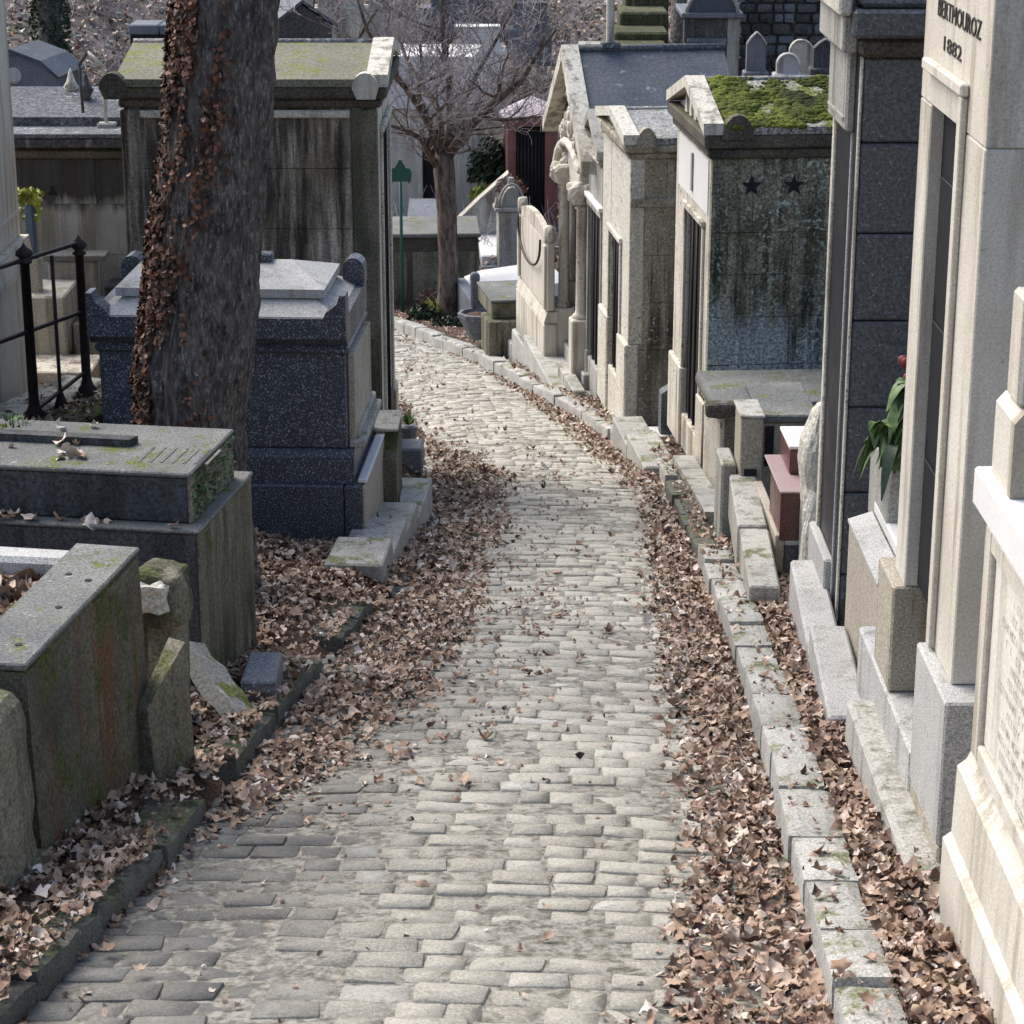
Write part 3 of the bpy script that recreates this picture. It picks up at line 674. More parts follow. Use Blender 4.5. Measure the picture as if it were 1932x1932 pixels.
# ================================================================== RIGHT SIDE, near to far
def bar(T, name, mat, pts, r, sides=6): return MB().tube(pts, r, sides).build(name, mat, T, smooth=True, fix=False)
def letters(T, name, txt, size, M, mat, depth=.002, sx=1.0):
    cu = bpy.data.curves.new(name, 'FONT'); cu.body = txt; cu.size = size; cu.extrude = depth; cu.align_x = 'CENTER'; cu.resolution_u = 2
    tmp = bpy.data.objects.new('tmp', cu); COL.objects.link(tmp)
    me = bpy.data.meshes.new_from_object(tmp, depsgraph=bpy.context.evaluated_depsgraph_get()); bpy.data.objects.remove(tmp)
    me.transform(M @ Matrix.Diagonal((sx, 1, 1, 1))); me.materials.clear(); me.materials.append(mat)
    return me
def islands(T, name, me, mat):
    bm = bmesh.new(); bm.from_mesh(me); seen = set()
    bm.verts.ensure_lookup_table()
    for v0 in bm.verts:
        if v0.index in seen: continue
        st = [v0]; comp = {v0.index: 0}; order = [v0]
        while st:
            v = st.pop()
            for e in v.link_edges:
                w_ = e.other_vert(v)
                if w_.index not in comp: comp[w_.index] = len(order); order.append(w_); st.append(w_)
        seen |= set(comp); fs = {f for v in order for f in v.link_faces}; mb = MB().add([v.co.copy() for v in order], [[comp[v.index] for v in f.verts] for f in fs]); mb.build(name, mat, T)
    bm.free()
FACE_L = Matrix(((0, 0, -1, 0), (-1, 0, 0, 0), (0, 1, 0, 0), (0, 0, 0, 1)))   # text lying in x=const facing -x, reading towards the camera

# ---- R1 cream monument, right edge
f = Fr(1.36, 6.3, 0); T = f.thing('monument', 'cream carved grave monument with white ledge at the right edge', 'grave monument')
zl1, zl0 = f.fz(884), f.fz(955); zb = f.fz(1420); zb2 = f.fz(1585); zb3 = f.fz(1720)
B(T, 'ledge', white_marble, -.03, .62, -1.45, .03, zl0, zl1, b=.008)
B(T, 'cornice_molding', cream, -.005, .6, -1.4, 0, zl0 - .035, zl0 - .002, b=.012)
B(T, 'body', cream, .03, .58, -1.38, -.03, zb3, zl0 - .037)
for a, c in ((-.12, -.035), (-1.38, -1.27)): B(T, 'panel_border', cream, .0, .028, a, c, zb + .02, zl0 - .04, b=.006)
B(T, 'panel_border', cream, .0, .028, -1.265, -.122, zb + .02, zb + .08, b=.006)
B(T, 'panel_border', cream, .0, .028, -1.265, -.122, zl0 - .10, zl0 - .04, b=.006)
B(T, 'inscription_panel', veined, .018, .0295, -1.262, -.125, zb + .085, zl0 - .105, b=.002)
m = MB(); rl = random.Random(3)
for i in range(13):
    z = zl0 - .17 - i * .047; n = rl.uniform(.28, .46); y = -.70 + n
    while y > -.70 - n:
        wl = rl.uniform(.010, .024)
        if rl.random() > .16:
            for (a_, b_, c_, d_) in rl.choice((((0, .003, 0, .024), (0, wl, .021, .024)), ((0, .003, 0, .024), (wl - .003, wl, 0, .024), (0, wl, .010, .013)), ((0, wl, 0, .003), (0, .003, 0, .024), (0, wl, .021, .024)), ((wl / 2, wl / 2 + .003, 0, .024),))):
                m.add([(.0172, y - a_, z + c_), (.0172, y - b_, z + c_), (.0172, y - b_, z + d_), (.0172, y - a_, z + d_)], [(0, 1, 2, 3)])
        y -= wl + .007
tag(m.build('worn_lettering', greystone, T, fix=False), kind='stuff')
MB().prism([(-.055, zb3), (.5, zb3), (.5, zb), (.015, zb), (.0, zb - .03), (-.025, zb - .05), (-.03, zb2 + .02), (-.055, zb2)], 'y', -1.45, .02).build('base_molding', cream, T)
B(T, 'plinth', cream, -.075, .6, -1.5, .04, -.1, zb3 - .002, b=.012)
zs = f.fz(765, 0, -.2); B(T, 'shaft', cream, .02, .17, -.24, -.09, zs + .002, f.fz(556, 0, -.2), b=.012)
MB().prism([(.005, zl1 + .002), (.25, zl1 + .002), (.25, zs), (.03, zs), (.005, zs - .03)], 'y', -.29, -.04).build('shaft_base', cream, T)

# ---- R2 cream chapel with open door
f = Fr(1.42, 6.9, 0); T = f.thing('chapel', 'cream limestone burial chapel with lettering above its dark doorway', 'burial chapel')
W, D = 1.5, 1.14; zp = f.fz(1292); d0, d1 = f.fy(1812, 235), f.fy(1757, 195); zt = f.fz(197, 0, d1); TOP = 3.35
zm = f.fz(1045, -.04, 1.0) ; zlow = f.fz(1306, -.04, .93)
B(T, 'pilaster', cream, 0, .24, .0, d0, zp, zt - .002, b=.005); B(T, 'pilaster', cream, 0, .24, d1, D, zp, zt - .002, b=.005)
B(T, 'lintel', cream, .001, .24, 0, D, zt, TOP, b=.004)
B(T, 'wall', side_grey, .242, W, .012, D, zp, TOP, b=.004, label='grey rendered side wall')
dr = B(T, 'door', doorm, .045, .06, d0 + .004, d1 - .004, zp + .01, zt - .01, b=.004)
for k in range(3): B(dr, 'door_panel', doorm, .037, .044, d0 + .05, d1 - .05, zp + .08 + k * .5, zp + .50 + k * .5, b=.006)
# architrave, proud of the lintel
ya = d0 - .105; zh = f.fz(150, 0, d0)
B(T, 'architrave', cream, -.022, .0, ya, ya + .06, zp + .01, zh - .045, b=.004)
B(T, 'architrave', cream, -.03, .0, ya - .01, d1 + .06, zh - .04, zh, b=.006, label='raised molding strip over the door head')
B(T, 'cornice', cream, -.09, W + .05, -.07, D + .07, TOP + .002, TOP + .12, b=.01)
MB().prism([(-.07, TOP + .122), (D + .07, TOP + .122), (D / 2, TOP + .5)], 'x', -.07, W + .04).build('roof', lichroof, T)
def inscribe(T, txt, u0, v0, u1, v1, hpx, bx_=0.0):
    ya, yb = f.fy(u1, v1), f.fy(u0, v0); za, zb_ = f.fz(v1, 0, ya), f.fz(v0, 0, yb); h = hpx / F * 8.2
    me = letters(T, 'letter', txt, h / .7, Matrix.Identity(4), letter); xs_ = [v.co.x for v in me.vertices]; w_ = max(xs_) - min(xs_)
    M = Matrix.Translation((-.001, (ya + yb) / 2, (za + zb_) / 2)) @ FACE_L @ Matrix.Diagonal(((yb - ya) / w_, 1, 1, 1)) @ Matrix.Translation((-(max(xs_) + min(xs_)) / 2, 0, 0)); me.transform(M); islands(T, 'letter', me, letter)
inscribe(T, 'BERTMOUROZ', 1770, 34, 1851, 70, 31); inscribe(T, '1882', 1781, 97, 1814, 114, 25)
zc = f.fz(1600, -.04, -.15)
B(T, 'plinth_block', pale_granite, -.045, .5, -.15, .39, zc + .003, zp - .002, b=.008, label='rough grey block carrying the nearer pilaster')
B(T, 'plinth_block', warm_granite, -.04, .5, -.145, .385, -.05, zc, b=.008)
B(T, 'plinth_block', warm_granite, -.04, .5, .93, 1.27, zlow, zp - .002, b=.008, label='shaded block under the farther pilaster')
B(T, 'step', pale_granite, -.045, .6, .40, 1.62, -.05, zlow - .002, b=.01)
B(T, 'footing', greystone, -.14, .3, -.32, 1.25, -.12, .07, b=.02, jit=.004)

# ---- R3 grey stele with sloping bright top, planter behind
f = Fr(1.497, 8.85, 0); T = f.thing('stele', 'low grey granite grave stele with a bright sloping top beside the cream chapel', 'grave stele')
zt = f.fz(1108); d = f.fy(1603, 978)
MB().prism([(0, -.05), (.55, -.05), (.55, zt + .05), (.10, zt + .035), (0, zt)], 'y', 0, d).build('body', warm_granite, T)
MB().prism([(-.006, zt + .003), (.10, zt + .038), (.10, zt + .052), (-.006, zt + .017)], 'y', -.01, d + .01).build('top_slab', pale_granite, T)
B(T, 'back_slab', white_marble, .105, .5, .1, d, zt + .05, zt + .11, b=.01)
f2 = Fr(1.277, 8.57, 2.8); T2 = f2.thing('stone_edging', 'pale granite edging slabs laid in front of the grey stele', 'stone edging')
yy0 = f2.fy(1523, 1262, 0)
B(T2, 'slab', pale_granite, 0, .165, 0, yy0 - .006, -.25, .07, b=.012, jit=.003, label='nearer slab with a brown stain'); B(T2, 'slab', pale_granite, 0.005, .165, yy0, 2.33, -.4, -.07, b=.012, jit=.003)
f3 = Fr(1.605, 9.35, 0); T3 = f3.thing('planter', 'brown and grey granite flower box behind the sloping stele', 'planter')
zt3 = f3.fz(888); B(T3, 'box_body', greystone, 0, .55, 0, .52, zt3 - .35, zt3, b=.008); B(T3, 'lid', bluegrey, .06, .55, -.012, .5, zt3 + .002, zt3 + .03, b=.006); B(T3, 'pedestal', pale_granite, .05, .5, .02, .5, -.05, zt3 - .352)
# plant
f4 = Fr(1.66, 9.45, 0, Z=f3.Z + zt3 + .03); T4 = f4.thing('potted_plant', 'drooping green plant with dark red flowers against the dark granite chapel', 'plant')
st = MB(); lf = []; 
for k in range(5):
    p0 = Vector((random.uniform(-.02, .05), 0, 0)); p1 = p0 + Vector((random.uniform(-.12, .08), random.uniform(-.06, .06), random.uniform(.12, .36))); st.tube([p0, (p0 + p1) / 2 + Vector((0, 0, .05)), p1], [.006, .005, .003], 5)
st.build('stem', leafdark, T4, fix=False)
def bigleaf(c, L, wd, az, droop, mat, name='leaf'):
    mb = MB(); n = 5; vs = []
    for i in range(n + 1):
        t = i / n; wv = wd * math.sin(math.pi * min(.98, t * .92 + .06)) ** .8; r = L * t; z = .35 * L * math.sin(t * 2.2) - droop * L * t * t
        for s in (-1, 0, 1): vs.append(Vector((math.cos(az) * r - math.sin(az) * wv * s * .5, math.sin(az) * r + math.cos(az) * wv * s * .5, z + (.12 * wv if s else 0))) + Vector(c))
    fs = []
    for i in range(n):
        for s in range(2): fs.append((i * 3 + s, i * 3 + s + 1, i * 3 + s + 4, i * 3 + s + 3))
    mb.add(vs, fs); return mb.build(name, mat, T4, smooth=True, fix=False)
for k in range(64):
    hz = random.choice((.05, .08, .10, .12, .14, .16, .22, .28, .34)); xx = -.02 + random.uniform(-.08, .10) if hz < .2 else random.uniform(-.01, .08)
    bigleaf((xx, random.uniform(-.1, .05), hz), random.uniform(.08, .13), random.uniform(.05, .075), random.uniform(1.9, 6.5), random.uniform(1.1, 2.2), random.choice((leafgreen, leafgreen, leafdark)))
for k in range(6):
    c = (random.uniform(-.01, .06), random.uniform(-.05, .02), random.uniform(.34, .43)); MB().rock(c, (.022, .022, .026), n=3, amp=.004, seed=k, pw=2).build('flower', petal, T4, smooth=True)

# ---- R4 dark granite chapel
f = Fr(1.553, 10.25, 0); T = f.thing('granite_chapel', 'tall dark granite burial chapel built of large square blocks', 'burial chapel')
W = 1.5; D = f.fy(1560, 660); zs = [f.fz(v) for v in (1232, 1085, 930, 769, 606, 441, 270, 108)]; zs[0] = -.1
blockwall(T, darkgran, .0, W, .0, .10, zs, 2, alt=.0, b=.010, gap=.006)
B(T, 'core', darkgran, .002, W - .01, .102, D, -.1, zs[-1])
B(T, 'cornice', blackcorn, -.03, W + .05, -.05, D + .05, zs[-1] + .003, f.fz(70), b=.02)
B(T, 'cornice', darkgran, -.07, W + .1, -.11, D + .1, f.fz(68), f.fz(14), b=.015)
B(T, 'roof', bluegrey, -.04, W + .05, -.07, D + .07, f.fz(12), f.fz(12) + .10, b=.02)
z9 = f.fz(12) + .1; MB().prism([(-.0, z9), (D, z9), (D / 2, z9 + .45)], 'x', 0, W).build('gable', darkgran, T)
# facade strips facing the lane
zt = f.fz(262)
B(T, 'pilaster', cream_dirty, -.014, -.001, .0, .035, .1, zs[-1], b=.006); B(T, 'pilaster', cream_dirty, -.02, -.001, D - .07, D, .1, zs[-1], b=.006)
B(T, 'pilaster', blackgran, -.009, -.001, .037, .16, .1, zs[-1], b=.004)
B(T, 'door_frame', pale_granite, -.018, -.001, .162, .185, .1, zt, b=.003)
B(T, 'door', blackgran, -.006, -.001, .187, D - .075, .35, zt, b=.004); B(T, 'step', pale_granite, -.05, -.002, .20, D + .02, -.1, .34, b=.01)
B(T, 'panel', greystone, -.05, -.001, .165, D - .02, zt + .003, zt + .50, b=.012, label='grey carved panel over the door')
B(T, 'panel_molding', cream_dirty, -.07, -.001, .10, D, zt + .505, zt + .60, b=.012)
B(T, 'panel_molding', greystone, -.058, -.047, .2, D - .06, zt + .05, zt + .07, b=.003)
B(T, 'frieze', greystone, -.10, -.03, -.0, D + .02, f.fz(100), f.fz(30), b=.01); B(T, 'frieze', cream_dirty, -.13, -.072, -.06, D + .03, f.fz(28), f.fz(28) + .3, b=.01)

# ---- R5 rough boulder stele, red granite tomb
f = Fr(1.60, 11.45, 0); T = f.thing('rough_stele', 'tall rough uncut pale stone standing upright between the red tomb and dark chapel', 'standing stone')
h = f.fz(590); mb = MB().rock((.10, .24, h * .30), (.17, .16, h * .36), n=9, amp=.07, fr=2.6, seed=3, taper=.25); mb.rock((.15, .26, h * .68), (.10, .12, h * .33), n=9, amp=.05, fr=3, seed=8, taper=.15)
mb.build('boulder', roughlight, T, smooth=False); MB().rock((.15, .22, h * .88), (.10, .11, .10), n=6, amp=.03, fr=6, seed=5).build('capping_moss', mossyface, T)
f = frg(1467, 1096, -1, .08); T = f.thing('red_tomb', 'polished red granite tomb in two steps beside the rough standing stone', 'tomb')
z1, z0 = f.fz(932), f.fz(1020); d = f.fy(1444, 847); W = .95
MB().prism([(0, z0), (W, z0), (W, z1 + .02), (0, z1)], 'y', 0, d * .62).build('lower_block', pinkgran, T)
B(T, 'lower_top', littop, -.004, W, -.006, d, z1 + .002, z1 + .014, b=.004)  # thin sheet carrying the painted sunlit tone of the step
xx = f.fx(1491, 845, .3); z2 = f.fz(848, xx, .3)
B(T, 'upper_block', pinkgran, xx, W, .3, d, z1 + .016, z2, b=.008); B(T, 'upper_top', white_marble, xx - .006, W, .29, d, z2 + .002, z2 + .02, b=.004)  # upper_top: lit top of the step painted white
B(T, 'pedestal', bluegrey, .03, W, .03, d, -.1, z0 - .03, b=.01); B(T, 'side_slab', warm_granite, -.02, .028, 0, d + .3, -.1, z0 + .03, b=.006)
B(T, 'molding', pale_granite, .03, W, -.004, d, z0 - .028, z0 - .002, b=.005)
f = Fr(1.215, 11.05, 2.2); T = f.thing('stone_edging', 'grey weathered footing slabs in front of the red granite tomb', 'stone edging')
B(T, 'slab', greystone, 0, .155, 0, .93, -.1, .15, b=.01, jit=.003); B(T, 'slab', greystone, -.01, .15, .94, 1.9, -.1, .165, b=.01, jit=.003)
f = Fr(1.335, 12.9, -1); T = f.thing('stele', 'narrow tan grave stele behind the red granite tomb', 'grave stele')
z = f.fz(790); d = f.fy(1418, 757); B(T, 'body', warm_granite, 0, .13, 0, max(.3, d), -.1, z, b=.008); B(T, 'dark_strip', blackgran, .025, .1, -.006, 0, z * .35, z * .6, b=.002)  # black strip painted in for the shade of a narrow gap
B(T, 'cap', greystone, -.006, .14, -.008, .36, z + .002, z + .02, b=.005); B(T, 'low_pillar', greystone, -.10, -.012, .05, .4, -.1, z * .62, b=.012)
f = Fr(1.49, 13.2, -1); T = f.thing('tomb', 'squared grey tomb with a flat top behind the red granite tomb', 'tomb')
z = f.fz(782); W = f.fx(1545, 782); B(T, 'body', warm_granite, .0, W, 0, .7, -.1, z - .05, b=.008); B(T, 'top_slab', tombtop, -.015, W, -.02, .75, z - .048, z, b=.008); B(T, 'dark_strip', blackgran, .02, .075, -.01, -.001, z - .32, z - .07, b=.003)  # black strip on the near face stands in for a shaded slit

# ---- R6 sarcophagus with thick rounded mossy slab
f = Fr(1.378, 14.65, -3.5); T = f.thing('sarcophagus', 'weathered stone sarcophagus under a thick mossy slab beside the green stained chapel', 'tomb')
d = f.fy(1320, 700, -.03); z1, z0 = f.fz(757), f.fz(786); W = .85
B(T, 'body', cream_dirty, .0, W, .0, d - .05, -.1, z0 - .004, b=.012)
B(T, 'near_panel', mossyface, .03, W - .03, -.008, -.001, .02, z0 - .02, b=.004)
m = MB(); prof = []
for k in range(9): a = -math.pi / 2 + math.pi * k / 8; prof.append((-.03 - .03 * math.cos(a), (z0 + z1) / 2 + (z1 - z0) / 2 * math.sin(a)))
m.prism(prof + [(W + .05, z1), (W + .05, z0)], 'y', -.05, d); m.build('top_slab', tombtop, T)
MB().rock((.0, -.02, (z0 + z1) / 2), (.10, .05, .05), n=5, amp=.02, fr=9, seed=2).build('worn_corner', blackcorn, T)
f = Fr(1.20, 13.6, -.5); T = f.thing('stone_footing', 'low grey footing wall sloping down beside the mossy sarcophagus', 'stone edging')
for k in range(3):
    y0 = k * .85; zz = -.155 * y0
    MB().hull8([(0, y0, zz - .2), (.15, y0, zz - .2), (.15, y0 + .84, zz - .33), (0, y0 + .84, zz - .33), (0, y0, zz + .13), (.15, y0, zz + .13), (.15, y0 + .84, zz), (0, y0 + .84, zz)]).build('slab', greystone, T)

# ---- generic small chapel -------------------------------------------------
def chapel(T, side, D, W, H, rise, door, wall, facade, roofm, cornm, ent=.12, over=.05, rows=5, cols=2, pl=.25, plm=None, roof_t=.05, doormat=None, near=True, gable=None, ears=None, jamb=.1, course=None, base=-.12, wrap=False):
    X = lambda q: -side * q
    def bx(name, m, q0, q1, y0, y1, z0, z1, **k): return B(T, name, m, X(q0), X(q1), y0, y1, z0, z1, **k)
    y0, y1, z0, z1 = door
    bx('core', wall, .122, W - .01, .055, D - .01, base, H)
    if near:
        zs = course or [base + (H - base) * k / rows for k in range(rows + 1)]
        blockwall(T, wall, X(.012 if wrap else 0), X(W), .0, .054, zs, cols, gap=.0025, b=.003)
    bx('pilaster', facade, 0, max(jamb, .1) + .018, (-.004 if wrap else .057), y0, pl, H, b=.006); bx('pilaster', facade, 0, max(jamb, .1) + .018, y1, D, pl, H, b=.008)
    bx('lintel', facade, .002, max(jamb, .1) + .016, y0 + .002, y1 - .002, z1, H, b=.006)
    bx('plinth', plm or facade, -.03, (jamb + .04 if wrap else -.001), -.02, y0 + .01, base, pl - .002, b=.012); bx('plinth', plm or facade, -.03, jamb + .04, y1 - .01, D + .02, base, pl - .002, b=.012)
    bx('door_step', plm or facade, -.01, jamb + .01, y0 + .012, y1 - .012, base, z0 - .002, b=.01)
    dr = bx('door', doormat or doorm, jamb - .02, jamb, y0 + .003, y1 - .003, z0, z1 - .002, b=.003)
    n = 3
    for k in range(n): yb = y0 + (y1 - y0) * (k + 1) / (n + 1); bar(dr, 'door_bar', iron, [(X(jamb - .027), yb, z0), (X(jamb - .027), yb, z1)], .008, 5)
    bx('architrave', facade, -.02, .0, y0 - .05, y0 - .005, z0, z1 + .03, b=.005); bx('architrave', facade, -.02, .0, y1 + .005, y1 + .05, z0, z1 + .03, b=.005)
    bx('architrave', facade, -.03, .0, y0 - .06, y1 + .06, z1 + .033, z1 + .08, b=.006)
    bx('cornice', cornm, -over * .5, W + over * .4, -over * .5, D + over * .5, H + .002, H + ent * .45, b=.015)
    bx('cornice', cornm, -over, W + over * .6, -over, D + over, H + ent * .45 + .002, H + ent, b=.012)
    zt = H + ent + .002; hy = D / 2
    if gable is not False:
        MB().prism([(.02, zt), (D - .02, zt), (hy, zt + rise - .03)], 'x', X(.01), X(.09)).build('pediment', gable or facade, T)
        for s in (-1, 1):
            ye = -over if s < 0 else D + over
            MB().prism([(ye, zt), (ye, zt + roof_t + .03), (hy, zt + rise + roof_t + .03), (hy, zt + rise)], 'x', X(-over - .01), X(.06)).build('raking_cornice', gable or facade, T)
    for s in (-1, 1):
        ye = -over if s < 0 else D + over
        MB().prism([(ye, zt), (ye, zt + roof_t), (hy - s * -.0, zt + rise + roof_t), (hy, zt + rise - .01)], 'x', X(.062), X(W + over * .6)).build('roof_slab', roofm, T)
    MB().tube([(X(.06), hy, zt + rise + roof_t), (X(W + .04), hy, zt + rise + roof_t)], .022, 6).build('ridge', lichroof if roofm != slate else greyroof, T, smooth=True)
    B(T, 'back_pediment', wall, X(W - .1), X(W - .02), .1, D - .1, zt, zt + rise * .3)
    if ears:
        for s, yy in ((-1, 0.06), (1, D - .06)):
            prof = [(yy + .10 * math.cos(a) * 1.0, zt + .02 + (ears) * math.sin(a)) for a in [math.pi * k / 8 for k in range(9)]]
            MB().prism(prof, 'x', X(-over - .02), X(.12)).build('acroterion', gable or facade, T)

mosscush = stone('moss_cushion', (.030, .038, .010), (.145, .165, .025), lichen=(.26, .20, .04), lamt=.2, grain=.7, gs=120, bump=.8, rough=1)
# ---- R7 mossy roofed chapel with star vents
f = Fr(1.39, 15.9, -5); T = f.thing('mossy_chapel', 'stone burial chapel with bright green moss on its roof and star shaped vents', 'burial chapel')
D = f.fy(1277, 300); H = f.fz(300); ent = f.fz(255, -.05, -.05) - H; rise = f.fz(150, .1, D / 2) - H - ent - .05
y0, y1 = f.fy(1326, 520), f.fy(1294, 500); zd = f.fz(436, 0, y0); zb = f.fz(818, 0, y1) + .03
cz = [f.fz(v) for v in (860, 790, 706, 612, 470, 430, 300)]; cz = [-.12, f.fz(780), f.fz(690), f.fz(600), f.fz(520), f.fz(440), H]
mossside = stone('green_black_stained_wall', (.10, .097, .066), (.32, .30, .215), cont=True, streak=(.022, .022, .016), samt=.8, moss=.36, mosscol=((.02, .024, .010), (.13, .14, .035)), lichen=(.40, .47, .37), lamt=.62, streak2=((.022, .022, .015), .72), low=((.24, .275, .28), f.fz(600), .42), grain=.6, gs=50, bump=.6, big=2.6)
chapel(T, -1, D, 1.75, H, rise, (y0, y1, .15, zd), mossside, cream_dirty, mossroof, blackcorn, ent=ent, over=.07, course=cz, cols=3, pl=.5, jamb=.045)
for uu in (1418, 1498):
    xx, zz = f.fx(uu, 352), f.fz(352); prof = []
    for k in range(10): a = math.pi / 2 + math.pi * k / 5; r = .078 if k % 2 == 0 else .033; prof.append((xx + r * math.cos(a), zz + r * math.sin(a)))
    MB().prism(prof, 'y', -.006, .004).build('star_vent', void, T)
B(T, 'frieze_panel', white_marble, -.006, .0, .13, D - .13, zd + .14, H - .03, b=.003)
B(T, 'pendant', greystone, -.02, -.007, D / 2 - .03, D / 2 + .03, zd + .2, H - .08, b=.008)
for k in range(3): MB().prism([(D / 2 - .22 + .2 * k, H + ent + .01), (D / 2 - .12 + .2 * k, H + ent + .01), (D / 2 - .17 + .2 * k, H + ent + (.26 if k == 1 else .16))], 'x', -.03, .008).build('pediment_carving', cream, T)
m = MB(); ztp = H + ent + .002
for k in range(5200):          # moss cushions on the near roof slope, thinning to the right
    t = random.random(); x = random.uniform(.08, 1.75); y = -.07 + t * (D / 2 + .07); z = ztp + .05 + t * rise
    q = mn.fractal(Vector((x * 2.2, y * 2.2, 3)), .8, 2, 4) + (.25 if x < 1.0 else -.12)
    if q < .02: continue
    h = random.uniform(.006, .019) * min(1.6, .6 + q * 2); m.rock((x, y, z + h * .2), (h * 1.3, h * 1.3, h), n=2, amp=.006, fr=20, seed=k % 40, pw=2.5)
tag(m.build('moss_cushions', mosscush, T, smooth=True, fix=False), kind='stuff')
prof = [(.16 + .11 * math.cos(math.pi * k / 8), H + ent - .03 + .17 * math.sin(math.pi * k / 8)) for k in range(9)]
MB().prism(prof, 'y', -.085, .02).build('acroterion', blackcorn, T)

# ---- R8 eroded chapel
f = frg(1182, 798, -6, .12); T = f.thing('eroded_chapel', 'eroded limestone burial chapel with black stains and a lichened stone roof', 'burial chapel')
D = f.fy(1136, 500); H = f.fz(300); ent = f.fz(272) - H; rise = f.fz(206, .1, D / 2) - H - ent - .05
y0, y1 = f.fy(1170, 600), f.fy(1150, 600); zd = f.fz(452, 0, (y0 + y1) / 2)
chapel(T, -1, D, 1.15, H, rise, (y0, y1, .3, zd), roughwall, roughlight, lichroof, roughwall, ent=ent, over=.06, wrap=True, rows=6, cols=2, pl=.72, jamb=.045)
MB().prism([(.12 + .085 * math.cos(math.pi * k / 8), H + ent - .02 + .16 * math.sin(math.pi * k / 8)) for k in range(9)], 'y', -.08, .0).build('acroterion', roughwall, T)
B(T, 'string_course', roughwall, .0, 1.16, -.02, .0, f.fz(392), f.fz(376), b=.006)
f = frg(1248, 880, -5.5, .06); T = f.thing('stone_landing', 'pale stone landing slabs between the eroded and mossy chapels', 'stone edging')
B(T, 'slab', kerbm, -.13, .12, .0, .9, -.15, .05, b=.012, jit=.003); B(T, 'slab', kerbm, -.13, .12, .91, 1.7, -.28, -.04, b=.012, jit=.003)
f = Fr(1.22, 17.85, -5); T = f.thing('grave_marker', 'small slanting dark granite marker between the two chapels', 'grave marker')
MB().prism([(-.02, -.1), (.25, -.1), (.25, .52), (-.02, .34)], 'y', 0, .14).build('slab', bluegrey, T); B(T, 'base', white_marble, -.10, .3, -.06, .25, -.14, -.0, b=.01)

# ---- R8b narrow grey chapel
f = Fr(.80, 20.25, -6.5); T = f.thing('grey_chapel', 'narrow grey burial chapel with small gable and black doorway beside the gothic one', 'burial chapel')
D = f.fy(1103, 500); H = f.fz(318); y0, y1 = f.fy(1134, 600), f.fy(1111, 600); zd = f.fz(404, 0, (y0 + y1) / 2)
chapel(T, -1, D, 1.2, H, .30, (y0, y1, .25, zd), greystone, greystone, bluegrey, greystone, ent=.07, over=.05, rows=6, cols=2, pl=.3, jamb=.04)
MB().rock((.02, -.02, H + .42), (.05, .05, .10), n=4, amp=.015, fr=8, seed=1).build('finial', cream_dirty, T)
B(T, 'lit_lintel_line', white_marble, -.05, .0, y0 - .1, y1 + .1, zd + .10, zd + .14, b=.006)  # lit line along the lintel, put in as a white strip

# ---- R9 gothic chapel
f = frg(1108, 742, -7, .10); T = f.thing('gothic_chapel', 'tall gothic burial chapel with steep slate roof, carved gable and slim columns', 'burial chapel')
D = f.fy(1043, 650); W = f.fx(1345, 95, D / 2); zr = f.fz(100, .05, D / 2); ze = f.fz(300); 
B(T, 'wall', greystone, .18, W, 0.02, D - .02, -.1, ze, b=.008)
# steep roof slabs
for s in (-1, 1):
    ye = -.10 if s < 0 else D + .10
    MB().prism([(ye, ze - .06), (ye, ze), (D / 2, zr + .03), (D / 2, zr - .06)], 'x', .02, W + .1).build('roof_slab', slate, T)
MB().tube([(.0, D / 2, zr + .04), (W + .12, D / 2, zr + .04)], .035, 7).build('ridge_roll', greyroof, T, smooth=True)
MB().prism([(.05, ze - .1), (D - .05, ze - .1), (D / 2, zr - .08)], 'x', .10, .17).build('gable', greystone, T)
for s in (-1, 1):
    ye = -.13 if s < 0 else D + .13
    MB().prism([(ye, ze - .12), (ye, ze + .0), (D / 2, zr + .08), (D / 2, zr - .06)], 'x', -.10, .06).build('coping', cream_dirty, T)
# carved tracery on the gable: trefoils, bosses, bars
for (yy, zz, r) in ((.5, .26, .14), (.5, .62, .10), (.33, .10, .09), (.67, .10, .09), (.5, .84, .05)):
    cy, cz2 = D * yy, ze + (zr - ze) * zz - .05
    pts = [(-.01, cy + r * math.cos(a), cz2 + r * math.sin(a)) for a in [2 * math.pi * k / 12 for k in range(13)]]; MB().tube(pts, .022, 5).build('tracery_ring', cream, T, smooth=True)
    for k in range(3): a = math.pi / 2 + 2.09 * k; MB().rock((-.015, cy + r * .45 * math.cos(a), cz2 + r * .45 * math.sin(a)), (.03, r * .35, r * .35), n=3, amp=.01, seed=k).build('trefoil_lobe', cream, T, smooth=True)
B(T, 'gable_face', cream_dirty, .02, .10, D * .22, D * .78, ze - .5, ze + .18, b=.01)
pts = [(-.02, D * .5 + D * .36 * math.cos(a), ze - .46 + .42 * math.sin(a)) for a in [math.pi * k / 10 for k in range(11)]]; MB().tube(pts, .045, 6).build('arch', cream, T, smooth=True)
def column(T, x, y, z0, zb, z1, r, mat, capm, wfac=1.9):
    B(T, 'column_base', capm, x - r * wfac, x + r * wfac, y - r * wfac, y + r * wfac, z0, zb, b=.014)
    MB().lathe([(r * 1.5, zb), (r * 1.6, zb + .025), (r * 1.15, zb + .05), (r, zb + .08), (r * .95, z1 - .05), (r * 1.25, z1 - .035), (r, z1)], (x, y, 0), 14).build('column_shaft', mat, T, smooth=True)
    m = MB(); m.rock((x, y, z1 + .10), (r * 1.9, r * 1.9, .11), n=6, amp=.035, fr=11, seed=int(x * 99 + y * 7), pw=3, taper=-.5); m.build('capital', capm, T)
z1c = f.fz(398, -.0, .1)
